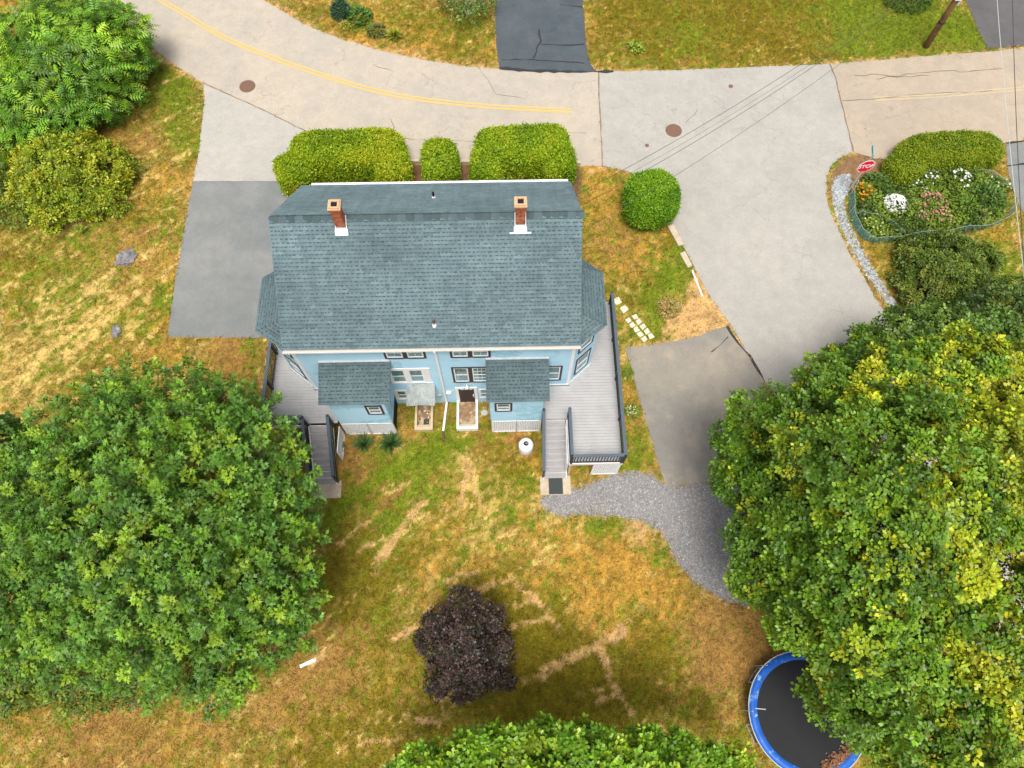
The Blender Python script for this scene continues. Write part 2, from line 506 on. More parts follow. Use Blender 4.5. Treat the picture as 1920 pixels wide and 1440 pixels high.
PEBBLE = smooth_poly(GL([(1568, 332), (1592, 324), (1595, 345), (1579, 372), (1585, 410), (1604, 450), (1644, 520), (1685, 580), (1711, 618), (1700, 622), (1672, 580), (1630, 520), (1590, 455), (1562, 395), (1560, 355)]), 2)
HARD = [ROAD, APRON, STREET, ROAD_R, DRIVE_L, DRIVE_R, DRIVE_T, DRIVE_TR, WALK_R]

def sheet(name, poly, k, mat, parent=None, kind='structure', jag=.03):
    bm = bmesh.new()
    if jag:                                                 # broken edges
        q = []
        for i, p in enumerate(poly):
            a, b = Vector((p[0], p[1])), Vector((poly[(i + 1) % len(poly)][0], poly[(i + 1) % len(poly)][1]))
            n = max(1, min(60, int((b - a).length / .3)))
            for j in range(n): q.append(a.lerp(b, j / n) + Vector((rnd.uniform(-jag, jag), rnd.uniform(-jag, jag))) * (1 if j else .3))
        poly = q
    vs = [bm.verts.new((p[0], p[1], 0)) for p in poly]
    bm.faces.new(vs)
    for yy in (12.0, 21.0):
        geo = bm.verts[:] + bm.edges[:] + bm.faces[:]
        bmesh.ops.bisect_plane(bm, geom=geo, plane_co=(0, yy, 0), plane_no=(0, 1, 0), dist=1e-5)
    bmesh.ops.triangulate(bm, faces=bm.faces[:])
    bmesh.ops.recalc_face_normals(bm, faces=bm.faces[:])
    for v in bm.verts: v.co.z = g(v.co.y) + k * .004
    for f in bm.faces:
        if f.normal.z < 0: f.normal_flip()
    me = bpy.data.meshes.new(name); bm.to_mesh(me); bm.free()
    me.materials.append(mat)
    o = link(name, me, parent)
    if kind and not parent: o['kind'] = kind
    return o
def ribbon_poly(pts, w, jit=0.0):
    pts = [Vector((p[0], p[1])) for p in pts]
    L, R = [], []
    for i, p in enumerate(pts):
        d = (pts[min(i + 1, len(pts) - 1)] - pts[max(i - 1, 0)]).normalized()
        n = Vector((-d.y, d.x)); ww = w / 2 * (1 + rnd.uniform(-jit, jit))
        L.append(p + n * ww); R.append(p - n * ww)
    return L + R[::-1]
def strip(name, pts, w, k, mat, parent=None, jit=0.0, wobble=0.0):     # thin painted or tarred line
    pts = [Vector((p[0], p[1])) for p in pts]
    q = []
    for a, b in zip(pts[:-1], pts[1:]):
        n = max(1, int((b - a).length / .35))
        q += [a.lerp(b, i / n) + Vector((rnd.uniform(-wobble, wobble), rnd.uniform(-wobble, wobble))) for i in range(n)]
    q.append(pts[-1])
    m = MB(); vs = []
    for i, p in enumerate(q):
        d = (q[min(i + 1, len(q) - 1)] - q[max(i - 1, 0)]).normalized()
        n = Vector((-d.y, d.x)) * (w / 2 * (1 + rnd.uniform(-jit, jit)))
        for s in (n, -n):
            c = p + s; vs.append((c.x, c.y, g(c.y) + k * .004))
    m.add(vs, [(2 * i, 2 * i + 1, 2 * i + 3, 2 * i + 2) for i in range(len(q) - 1)])
    return m.build(name, mat, parent)

road = sheet('road', ROAD, 1, M_road)
apron = sheet('driveway_apron', APRON, 2, M_apron)
street = sheet('side_street', STREET, 2, M_street)
road_r = sheet('road_east', ROAD_R, 3, M_road_r)
drive_l = sheet('driveway_west', DRIVE_L, 3, M_drive)
drive_r = sheet('driveway_east', DRIVE_R, 4, M_drive_r)
drive_t = sheet('driveway_north', DRIVE_T, 4, M_dark)
drive_tr = sheet('driveway_far', DRIVE_TR, 4, M_dark_r)
walk_r = sheet('neighbour_walk', WALK_R, 4, M_drive)
gravel = sheet('gravel_path', GRAVEL, 1, M_gravel)
# painted lines, seams and cracks belong to the pavement they lie on
CL = [(245, -60), (290, -5), (340, 22), (395, 58), (450, 85), (520, 112), (600, 140), (680, 165), (760, 183), (860, 195), (960, 203), (1072, 208)]
cl = smooth_poly(GL(CL), 2, False)
def offs(pts, d):
    out = []
    for i, p in enumerate(pts):
        t = (pts[min(i + 1, len(pts) - 1)] - pts[max(i - 1, 0)]).normalized()
        out.append(p + Vector((-t.y, t.x)) * d)
    return out
strip('centre_line', offs(cl, .10), .11, 3, M_yellow, road, .12)
strip('centre_line', offs(cl, -.10), .11, 3, M_yellow, road, .12)
cr = [Vector((p.x, p.y)) for p in GL([(1640, 186), (1700, 183), (1760, 180), (1830, 174), (1920, 166), (2100, 150)])]
strip('centre_line', offs(cr, .09), .10, 5, M_faded, road_r, .3)
strip('centre_line', offs(cr, -.09), .10, 5, M_faded, road_r, .3)
strip('seam', GL([(380, 155), (430, 178), (480, 200), (545, 232), (582, 250)]), .05, 4, M_tarlite, apron, .5, .02)
strip('seam', GL([(1122, 134), (1124, 200), (1130, 312)]), .05, 5, M_tarlite, street, .6, .02)
strip('seam', GL([(1556, 120), (1566, 145), (1575, 180), (1588, 235), (1600, 285)]), .06, 6, M_tarlite, road_r, .6, .03)
strip('seam', GL([(362, 341), (546, 341)]), .05, 6, M_drive, drive_l, .6, .02)
strip('seam', GL([(1362, 612), (1395, 655), (1432, 712)]), .08, 7, M_tar, drive_r, .9, .05)
strip('crack', GL([(1010, 55), (1014, 78), (1008, 90), (1000, 110)]), .07, 6, M_tar, drive_t, .7, .05)
strip('crack', GL([(1012, 84), (1050, 86), (1096, 83)]), .07, 6, M_tar, drive_t, .7, .04)
strip('crack', GL([(1050, 10), (1092, 14)]), .06, 6, M_tar, drive_t, .9, .04)
strip('crack', GL([(936, 128), (1000, 133), (1090, 135), (1150, 134)]), .14, 6, M_tar, drive_t, .9, .04)
strip('crack', GL([(940, 112), (1010, 113), (1095, 119)]), .05, 6, M_tar, drive_t, .9, .04)
strip('crack', GL([(1335, 660), (1350, 650), (1365, 632)]), .04, 7, M_tar, drive_r, .8, .04)
strip('crack', GL([(1285, 230), (1302, 215), (1308, 205)]), .03, 6, M_tarlite, street, .8, .04)
strip('crack', GL([(1640, 150), (1700, 140), (1760, 132), (1800, 135), (1880, 128)]), .035, 6, M_tarlite, road_r, .8, .07)
strip('crack', GL([(1600, 140), (1620, 143), (1650, 139), (1680, 146), (1740, 142)]), .035, 6, M_tarlite, road_r, .8, .07)
strip('crack', GL([(1580, 190), (1640, 186), (1720, 178), (1860, 170)]), .03, 7, M_tarlite, road_r, .8, .04)
strip('crack', GL([(1886, 269), (1940, 263)]), .10, 6, M_tar, walk_r, .4, .02)
strip('crack', GL([(1888, 312), (1930, 306)]), .08, 6, M_tar, walk_r, .5, .03)
for pp in ([(730, 225), (740, 240), (736, 255), (770, 262), (850, 262), (900, 270)], [(1000, 235), (1040, 245), (1100, 250)], [(700, 120), (735, 135), (725, 160)], [(880, 100), (930, 175), (980, 185)]):
    strip('crack', GL(pp), .025, 4, M_tarlite, road, .8, .07)

# ------------------------------------------------------------------ lawn colour survey
STRAW, TAN, GREEN, OLIVE, SOIL, ORANGE = range(6)
PAL = np.array([(.52, .365, .12), (.31, .175, .05), (.145, .19, .012), (.165, .13, .010), (.50, .31, .13), (.41, .23, .042)])
BL = [  # px, py, radius px, kind, weight
 (200, 570, 110, 0, .62), (100, 640, 110, 0, .5), (60, 540, 90, 0, .4), (120, 560, 150, 2, .25), (230, 660, 50, 3, .5), (120, 500, 60, 2, .4), (50, 640, 40, 3, .5), (250, 480, 70, 1, .8), (40, 490, 70, 3, .7), (310, 640, 60, 5, .8), (420, 680, 80, 1, 1.2), (330, 560, 28, 2, 1.2), (345, 430, 30, 2, .8),
 (150, 700, 60, 3, .5), (20, 720, 70, 0, .7), (310, 340, 50, 5, .8), (340, 200, 45, 2, 1.2), (350, 270, 30, 2, .8), (280, 260, 50, 1, 1), (250, 390, 50, 3, .9), (310, 160, 40, 2, .8), (350, 390, 30, 1, .8), (20, 20, 60, 5, .8),
 (490, 650, 30, 2, 1.0), (330, 520, 30, 5, .7),
 (1130, 380, 55, 5, .9), (1200, 480, 50, 5, .9), (1180, 540, 50, 3, .7), (1262, 520, 36, 2, 1.6), (1280, 470, 30, 2, 1.3), (1225, 590, 50, 2, 1.1), (1160, 335, 30, 2, .7), (1110, 330, 30, 5, .8), (1320, 602, 46, 4, 2.6), (1268, 630, 46, 4, 2.2), (1302, 545, 26, 4, 1.8), (1335, 580, 26, 4, 1.8), (1150, 450, 40, 1, .8), (1190, 430, 40, 3, .6),
 (1195, 850, 40, 2, .9), (1190, 700, 30, 2, .8), (1190, 760, 24, 5, .8), (1160, 900, 30, 2, .6),
 (830, 830, 45, 2, 1.3), (760, 890, 60, 2, .9), (660, 850, 60, 1, 1.5), (700, 940, 50, 1, 1), (880, 870, 26, 0, .8), (940, 870, 60, 3, .7), (860, 960, 90, 0, .35), (1000, 1020, 110, 0, .4), (880, 1050, 120, 5, .5), (560, 1240, 90, 1, .6), (1100, 1060, 110, 5, 1.2), (1200, 1110, 90, 5, 1.1), (1350, 1190, 100, 1, 1.4), (1400, 1260, 70, 1, 1.2), (700, 1050, 90, 3, 1.0),
 (640, 1120, 80, 3, .8), (960, 1150, 90, 3, 1.2), (1000, 1250, 120, 3, 1.5), (1150, 1300, 110, 3, 1.2), (1050, 1340, 120, 3, 1.4), (780, 1370, 120, 3, 1.1), (560, 1330, 90, 1, 1.0), (200, 1400, 150, 1, 1.0), (640, 1220, 80, 1, .8), (640, 960, 50, 2, .7), (740, 1200, 60, 3, .7), (1105, 972, 36, 2, 1.5), (1165, 985, 34, 2, 1.0), (1240, 1045, 16, 2, 1.8), (1195, 998, 26, 4, 2.2), (1250, 985, 12, 4, 2),
 (960, 830, 40, 1, .9), (1030, 970, 40, 0, .6), (600, 1400, 100, 3, .9), (1230, 1200, 60, 3, .7), (1330, 1350, 70, 3, .6), (780, 790, 40, 1, .7), (850, 770, 60, 1, .6), (970, 810, 30, 1, .8), (975, 915, 20, 2, 1.0), (700, 1150, 60, 2, .4), (1150, 1150, 60, 2, .35),
 (600, 60, 60, 3, .8), (700, 30, 60, 5, .8), (850, 60, 60, 3, .9), (800, 90, 50, 5, .7), (880, 40, 40, 2, .8), (760, 40, 40, 3, .6),
 (1200, 40, 100, 3, 1.0), (1300, 60, 110, 2, .9), (1450, 40, 140, 3, 1.2), (1650, 40, 140, 2, .6), (1330, 20, 120, 3, .7), (850, 880, 120, 2, .35), (900, 960, 110, 0, .4), (1000, 1000, 90, 2, .3), (700, 1000, 110, 2, .4), (1500, 80, 60, 5, .4), (1600, 60, 80, 2, .8), (1700, 60, 80, 2, .8), (1800, 60, 50, 2, 1.3), (1130, 60, 40, 5, .6), (1350, 95, 90, 5, .5), (1560, 20, 60, 2, .5), (1420, 60, 50, 5, .5),
 (1880, 500, 60, 2, 1.2), (1870, 450, 30, 5, 1.0), (1850, 600, 60, 2, 1.2), (1640, 480, 30, 3, .8), (1630, 470, 20, 5, .8), (1700, 600, 50, 3, 1.0),
]
TR = [[(830, 495), (870, 520), (910, 560), (960, 610), (990, 650), (1015, 690)], [(690, 530), (760, 510), (830, 495)], [(800, 605), (880, 590), (930, 570)], [(825, 700), (900, 670), (970, 650)],
      [(890, 900), (980, 865), (1060, 820), (1180, 765), (1250, 735), (1290, 700)], [(1180, 770), (1210, 840), (1240, 910), (1270, 980), (1310, 1040)], [(1170, 1000), (1240, 960)], [(1090, 970), (1200, 940)],
      [(290, 410), (350, 330), (400, 260), (460, 180)], [(125, 345), (180, 300), (240, 265)], [(200, 385), (300, 325)], [(340, 735), (440, 700)], [(560, 500), (680, 465)], [(200, 1170), (370, 1135)], [(0, 840), (70, 785)],
      [(330, 140), (420, 80)], [(520, 985), (660, 985)], [(430, 1065), (540, 1085)], [(620, 190), (640, 60), (650, 0)], [(650, 10), (700, 180), (720, 190)]]
TRW = [.20, .22, .14, .20, .26, .16, .12, .11, .26, .10, .09, .14, .12, .10, .22, .09, .14, .14, .14, .10]
TRACKS = [[G(580 + x / 2.182, 860 + y / 2.182) for x, y in t] for t in TR]
BLW = [(G(x, y), r * mpp(x, y, .5), k, w) for x, y, r, k, w in BL]
def lawn_colour(X, Y):
    wx = X + (fbm(X, Y, .9, 301, 4) - .5) * 1.6; wy = Y + (fbm(X, Y, .9, 333, 4) - .5) * 1.6
    S = np.zeros((6,) + X.shape)
    S[3] += .42; S[5] += .24; S[2] += .44; S[0] += .02; S[1] += .24; S[4] -= .45
    for p, r, k, w in BLW:
        S[k] += w * 1.1 * np.exp(-(((wx - p.x) ** 2 + (wy - p.y) ** 2) / (r * r)))
    for k in range(6):
        S[k] += (fbm(X, Y, 1.6, 40 + k * 31, 5, .68) - .5) * 2.1 + (fbm(X, Y, .45, 900 + k * 7, 3) - .5) * .8 + (fbm(X, Y, 5.5, 400 + k * 13, 2, .8) - .5) * 2.5
    # mown streaks: dry stalks lying in long combed wisps
    ang = .7 + .9 * (fbm(X, Y, .12, 77, 2) - .5)
    sx = X * np.cos(ang) + Y * np.sin(ang); sy = -X * np.sin(ang) + Y * np.cos(ang)
    S[0] += 1.9 * sstep(.54, .74, fbm(sx * .35, sy * 2.6, 1.7, 501, 4, .7)) * (.35 + S[0].clip(0, 1.2)) * np.where(X < -11, 1.0, .55)
    S[2] += .9 * sstep(.60, .72, fbm(sx * .4, sy * 2.2, 1.6, 555, 4, .7))
    for t, w in zip(TRACKS, TRW):
        d = line_d(X + (fbm(X, Y, 1.5, 71, 3) - .5) * .35, Y + (fbm(X, Y, 1.5, 72, 3) - .5) * .35, t)
        n = vnoise(X, Y, 3.0, 611)
        S[4] += 3.6 * sstep(w * .85, w * .45, d + (n - .5) * w * .7)
        S[0] += .5 * sstep(w * 2.5, w * .6, d)
    for poly, wd, st in ((ROAD, .75, 1.8), (ROAD_R, .7, 1.6), (STREET, .45, 1.1), (DRIVE_L, .16, 1.4), (APRON, .3, 1.0), (DRIVE_R, .25, 1.2), (DRIVE_T, .2, 1.2), (GRAVEL, .35, .5)):
        d = -poly_sd(X, Y, poly)
        n = fbm(X, Y, 1.2, 1201, 3)
        S[4] += st * sstep(wd * (.25 + 1.5 * n), 0, d) * (d > -.6)
    e = np.exp(S * 3.4)
    e /= e.sum(0)
    C = np.tensordot(np.moveaxis(e, 0, -1), PAL, axes=1)
    C *= (.50 + 1.0 * fbm(X, Y, 5.0, 5, 3, .85))[..., None]
    for poly, col in ((MULCH, (.15, .08, .045)), (CORNERSOIL, (.22, .125, .065)), (GARDEN, (.10, .075, .035))):
        m = sstep(-.08, .12, poly_sd(X, Y, poly))[..., None]
        C = C * (1 - m) + np.array(col) * m * (.75 + .5 * vnoise(X, Y, 9, 8))[..., None]
    return C
def hard_sd(X, Y, polys=None):
    d = np.full(X.shape, -1e9)
    for p in (polys or HARD): d = np.maximum(d, poly_sd(X, Y, p))
    return d
HX, HY, HA = -8.36, 11.57, math.radians(1.1)
CH, SH = math.cos(HA), math.sin(HA)
def hw(x, y, z=0.0):                                        # house local -> world
    return Vector((HX + x * CH - y * SH, HY + x * SH + y * CH, z))
FOOT = [hw(0, 0), hw(10.77, 0), hw(10.77, 7.1), hw(0, 7.1)]
STEP = .125
gx = np.arange(-34, 34 + STEP / 2, STEP); gy = np.arange(-8, 42 + STEP / 2, STEP)
X, Y = np.meshgrid(gx, gy)
hs_ = hard_sd(X, Y); gs_ = poly_sd(X, Y, GRAVEL)
Z = gnp(Y) + .012 + .016 * (fbm(X, Y, 1.3, 3, 4) - .3)
Z -= .075 * sstep(-.05, .12, hs_ + (vnoise(X, Y, 3, 44) - .5) * .14)
Z -= .050 * sstep(-.15, .25, gs_ + (fbm(X, Y, 1.5, 45, 3) - .5) * .7)
C = lawn_colour(X, Y)
CG = C.copy(); nx, ny = len(gx), len(gy)
I = np.arange(nx * ny).reshape(ny, nx)
F = np.stack([I[:-1, :-1], I[:-1, 1:], I[1:, 1:], I[1:, :-1]], -1).reshape(-1, 4)
V = np.stack([X, Y, Z], -1).reshape(-1, 3)
outer = []
for x0, x1, y0, y1 in ((-500, -34, -500, 12), (-500, -34, 12, 21), (-500, -34, 21, 600), (34, 500, -500, 12), (34, 500, 12, 21), (34, 500, 21, 600), (-34, 34, -500, -8), (-34, 34, 42, 600)):
    n0 = len(V) + 4 * len(outer)
    outer.append(([(x0, y0, g(y0) - .01), (x1, y0, g(y0) - .01), (x1, y1, g(y1) - .01), (x0, y1, g(y1) - .01)], (n0, n0 + 1, n0 + 2, n0 + 3)))
V = np.concatenate([V] + [np.array(o[0]) for o in outer]); F = np.concatenate([F] + [np.array([o[1]]) for o in outer])
C = np.concatenate([C.reshape(-1, 3)] + [np.tile((.25, .185, .035), (4, 1)) for o in outer])
lawn = link('lawn', np_mesh('lawn', V, F, C, M_lawn, True))
tag(lawn, kind='structure')

# grass blades and dry stalks standing on the lawn
def grass(n, name, label):
    y = rng.uniform(-4.5, 37, n * 2); half = 19 + (y + 3) * .27
    x = rng.uniform(-1, 1, n * 2) * half
    keep = rng.random(n * 2) < half / 31
    x, y = x[keep], y[keep]
    ok = (hard_sd(x, y) < .035 * rng.standard_normal(len(x))) & (poly_sd(x, y, FOOT) < -.05) & (poly_sd(x, y, MULCH) < .1) & (poly_sd(x, y, GARDEN) < 0) & (poly_sd(x, y, GRAVEL) < .15 * rng.standard_normal(len(x))) & (poly_sd(x, y, CORNERSOIL) < .05)
    for a0, a1, b0, b1 in ((4.0, 4.9, -1.45, 0), (5.85, 6.9, -1.45, 0), (9.45, 10.85, -4.4, -1.5), (-.35, 1.0, -4.4, -1.5), (1.0, 3.35, -1.5, 0), (7.4, 9.65, -1.5, 0)):
        ok &= poly_sd(x, y, [hw(a0, b0), hw(a1, b0), hw(a1, b1), hw(a0, b1)]) < .03
    x, y = x[ok], y[ok]
    c = CG[((y + 8) / STEP + .5).astype(int).clip(0, ny - 1), ((x + 34) / STEP + .5).astype(int).clip(0, nx - 1)]
    bare = (c[:, 0] > .42) & (rng.random(len(x)) < .5)
    x, y, c = x[~bare], y[~bare], c[~bare]
    k = len(x)
    green = np.clip((c[:, 1] - c[:, 0] * .8) * 9, 0, 1)
    az = rng.uniform(0, 2 * np.pi, k); ln = rng.uniform(.06, .17, k) * (1 + .2 * green); w = rng.uniform(.008, .024, k)
    rise = rng.uniform(.25, .9, k) * ln
    z = gnp(y) + .008
    dx, dy = np.cos(az), np.sin(az)
    V = np.empty((k, 3, 3))
    V[:, 0] = np.stack([x - dy * w, y + dx * w, z], -1); V[:, 1] = np.stack([x + dy * w, y - dx * w, z], -1)
    V[:, 2] = np.stack([x + dx * ln, y + dy * ln, z + rise], -1)
    c = c * rng.uniform(.55, 1.6, (k, 1))
    o = link(name, np_mesh(name, V.reshape(-1, 3), np.arange(3 * k).reshape(k, 3), np.repeat(c, 3, 0), M_blade))
    tag(o, label, 'grass', kind='stuff')
grass(420000, 'grass', 'patchy green and straw coloured lawn grass')

# ------------------------------------------------------------------ house
house = empty('house', (HX, HY, 0), HA)
tag(house, 'two storey blue clapboard duplex house with grey green shingle roof', 'house')
W_, D_ = 10.77, 7.05
EZ, RZ, RY = 6.1, 9.1, 3.52
SLOPE = (RZ - EZ) / (RY + .22)
BAYR = [(10.77, .05), (11.72, .92), (11.72, 2.95), (10.77, 3.75)]
BAYL = [(0, 3.75), (-1.05, 2.95), (-1.05, .92), (0, .05)]
def frame(a, b):                                            # plan segment -> wall frame, outward on the right hand
    a, b = Vector(a), Vector(b); d = (b - a).normalized()
    return ((a.x, a.y), (d.x, d.y), (d.y, -d.x)), (b - a).length
wall = MB()
def clap(a, b, z0, z1, gable=False, e=.115):
    fr, L = frame(a, b)
    o, t, n = fr
    z = z0
    while z < z1 - .01:
        zt = min(z + e, z1); u0, u1 = 0.0, L
        if gable and z > EZ - .1:
            k = (z - (EZ - .1)) / (RZ - EZ); u0, u1 = L / 2 * k, L - L / 2 * k
            if u1 - u0 < .1: break
        def T(u, d, zz): return (o[0] + t[0] * u + n[0] * d, o[1] + t[1] * u + n[1] * d, zz)
        wall.add([T(u0, .036, z), T(u1, .036, z), T(u1, .006, zt), T(u0, .006, zt), T(u0, 0, z), T(u1, 0, z)], [(0, 1, 2, 3), (4, 5, 1, 0)])
        z = zt
clap((0, 0), (W_, 0), .06, 5.98)
clap((W_, 0), (W_, D_), .2, RZ - .1, True)
clap((W_, D_), (0, D_), 1.0, 5.98)
clap((0, D_), (0, 0), .2, RZ - .1, True)
wall.prism([(.0, .0), (W_, .0), (W_, D_), (.0, D_)], -.3, 5.95)
wall.add([(0, -.0, 5.95), (0, D_, 5.95), (0, D_ / 2, RZ - .12), (W_, 0, 5.95), (W_, D_, 5.95), (W_, D_ / 2, RZ - .12)], [(0, 2, 1), (3, 4, 5)])
for bay in (BAYR, BAYL):
    for a, b in zip(bay[:-1], bay[1:]): clap(a, b, 1.86, 5.74)
    wall.prism(bay, .4, 5.74)
BUMPS = [(1.08, 3.27), (7.46, 9.58)]
BF = -1.45
for x0, x1 in BUMPS:
    clap((x0, BF), (x1, BF), 1.5, 4.02); clap((x1, BF), (x1, 0), 1.5, 4.1); clap((x0, 0), (x0, BF), 1.5, 4.1)
    wall.prism([(x0, BF), (x1, BF), (x1, -.01), (x0, -.01)], 1.45, 4.1)
wall.build('wall', M_siding, house)
found = MB(); found.box(-.012, W_ + .012, -.03, D_ + .01, -.3, .07)
found.build('foundation', M_concrete, house)
# corner boards, base trim
trim = MB()
for bx in (0, W_):
    s = 1 if bx == 0 else -1
    x0, x1 = sorted((bx - s * .032, bx + s * .10))
    MB().box(x0, x1, -.036, -.002, 1.86, 5.95).build('corner_board', M_white_clean, house)
def base_trim(fr, L): MB().fbox(fr, 0, L, .026, .05, 1.852, 1.945).build('base_trim', M_white_clean, house)
base_trim(frame((0, 0), (1.06, 0))[0], 1.06); base_trim(frame((9.6, 0), (W_, 0))[0], W_ - 9.6)
for bay in (BAYR, BAYL):
    for a, b in zip(bay[:-1], bay[1:]): base_trim(*frame(a, b))

# shingles: real overlapping tabs, course by course
SH_COL = [(.110, .158, .172), (.117, .166, .178), (.102, .148, .164), (.123, .173, .183)]
SH_DARK = [(.054, .084, .094), (.066, .098, .107), (.060, .091, .100)]  # dark backing and the shadow under each butt, painted as one tone
def shingle_pts(o, u, s, n, u0, u1, v0, e, th):
    def T(a, b, c): return o + u * a + s * b + n * c
    return [T(u0, v0, 0.002), T(u1, v0, 0.002), T(u1, v0, th), T(u0, v0, th), T(u1, v0 + e * 1.2, .005), T(u0, v0 + e * 1.2, .005)]
SHF = [(0, 1, 2, 3), (3, 2, 4, 5), (0, 3, 5), (1, 4, 2)]
def shingle_piece(mb, o, u, s, n, a, b, v, e, th, c, r, tone=1.0):
    """One laminated tab: pale wedge, with the dark backing between its teeth and a painted shadow line under the next course."""
    mb.add(shingle_pts(o, u, s, n, a, b, v, e, th), SHF, c)
    x = a + r.uniform(0, .05)
    while x < b - .03:
        w = min(r.uniform(.06, .14), b - x)
        h = r.uniform(.26, .42)
        k = r.uniform(.85, 1.15) * tone; d = tuple(t * k for t in r.choice(SH_DARK))
        z0 = th + (.005 - th) * ((1 - h) / 1.2) + .003
        def T(p, q, z): return o + u * p + s * (v + e * q) + n * z
        mb.add([T(x, 1 - h, z0), T(x + w, 1 - h, z0), T(x + w, 1.06, .0085), T(x, 1.06, .0085)], [(0, 1, 2, 3)], d)
        x += w + r.uniform(.03, .10)
def shingle_poly(mb, poly, e=.14, w=.30, skip_rows=0, thin=1.0, tone=1.0):
    """Courses of tabs over a convex roof facet; its first edge is the eave."""
    poly = [Vector(p) for p in poly]
    o = poly[0]; u = (poly[1] - o).normalized()
    n = u.cross(poly[-1] - o).normalized()
    if n.z < 0: n = -n
    s = n.cross(u).normalized()
    if s.z < 0: s = -s
    q = [((p - o).dot(u), (p - o).dot(s)) for p in poly]
    vmax = max(b for a, b in q); r = 0
    out = []
    v = 0.0
    while v < vmax - .02:
        mid = v + e * .5
        xs = []
        for i in range(len(q)):
            (a0, b0), (a1, b1) = q[i], q[(i + 1) % len(q)]
            if (b0 <= mid < b1) or (b1 <= mid < b0): xs.append(a0 + (a1 - a0) * (mid - b0) / (b1 - b0))
        if len(xs) >= 2:
            lo, hi = min(xs), max(xs)
            x = lo - rnd.uniform(0, w)
            while x < hi:
                ww = w * rnd.choice((.8, 1.0, 1.0, 1.25))
                a, b = max(x, lo), min(x + ww, hi)
                if b - a > .02:
                    th = rnd.choice((.014, .018, .022)) * (1 if thin == 1 else thin)
                    k = rnd.uniform(.90, 1.10) * tone * (1 + .10 * math.sin(a * .9 + v * .35) * math.sin(v * 1.7 + a * .21 + 1))
                    c = tuple(t * k for t in rnd.choice(SH_COL))
                    if r < skip_rows: out.append((a, b, v, th, c))
                    else: shingle_piece(mb, o, u, s, n, a, b, v, e, th, c, rnd, tone * (1 if thin == 1 else 1.7))  # front slopes get paler dashes, their brighter look put into the colour
                x += ww
        v += e; r += 1
    return out, (o, u, s, n)
X0, X1 = -.14, 10.91
R_sl = [Vector((X0, -.22, EZ)), Vector((X1, -.22, EZ)), Vector((X1, RY, RZ)), Vector((X0, RY, RZ))]
F_sl = [Vector((X1, 2 * RY + .22, EZ)), Vector((X0, 2 * RY + .22, EZ)), Vector((X0, RY, RZ)), Vector((X1, RY, RZ))]
def slab(mb, poly, t=.10):
    n = (poly[1] - poly[0]).cross(poly[-1] - poly[0]).normalized()
    if n.z < 0: n = -n
    k = len(poly)
    vs = list(poly) + [p - n * t for p in poly]
    mb.add(vs, [tuple(range(k)), tuple(reversed(range(k, 2 * k)))] + [(i, i + k, (i + 1) % k + k, (i + 1) % k) for i in range(k)], (.06, .10, .11))
rs = MB(); slab(rs, R_sl); slab(rs, F_sl)
roof = rs.build('roof', M_shingle, house)
sm = MB()
singles, fr_ = shingle_poly(sm, R_sl, skip_rows=7)
shingle_poly(sm, F_sl, thin=.35, tone=1.25)  # brighter look of the front slope is painted in by a raised tone
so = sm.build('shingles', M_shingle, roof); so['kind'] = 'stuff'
o_, u_, s_, n_ = fr_
al = math.atan2(s_.z, s_.y)
cache = {}
for i, (a, b, v, th, c) in enumerate(singles):
    key = (round((b - a) * 20), th, i % 6)
    if key not in cache:
        w2 = round((b - a) * 20) / 20
        w2 = max(w2, .05)
        m = MB(); shingle_piece(m, Vector((0, 0, 0)), Vector((1, 0, 0)), Vector((0, 1, 0)), Vector((0, 0, 1)), -w2 / 2 - .003, w2 / 2 + .003, 0, .14, th, c, rnd)
        cache[key] = m.mesh('shingle', M_shingle)
    link('shingle', cache[key], roof, o_ + u_ * ((a + b) / 2) + s_ * v, (al, 0, 0))
# ridge caps, each bent over the ridge
for i in range(37):
    x = X0 + .02 + i * .30; c = rnd.choice(SH_COL); k = rnd.uniform(.5, .75); c = tuple(t * k for t in c)
    m = MB(); dy, dz = .17, .17 * SLOPE
    m.add([(x, RY - dy, RZ - dz + .012), (x + .31, RY - dy, RZ - dz + .028), (x, RY, RZ + .022), (x + .31, RY, RZ + .042), (x, RY + dy, RZ - dz + .012), (x + .31, RY + dy, RZ - dz + .028),
           (x + .31, RY - dy, RZ - dz), (x + .31, RY, RZ + .01), (x + .31, RY + dy, RZ - dz)], [(0, 1, 3, 2), (2, 3, 5, 4), (1, 6, 7, 3), (3, 7, 8, 5)], c)
    m.build('ridge_cap', M_shingle, roof)
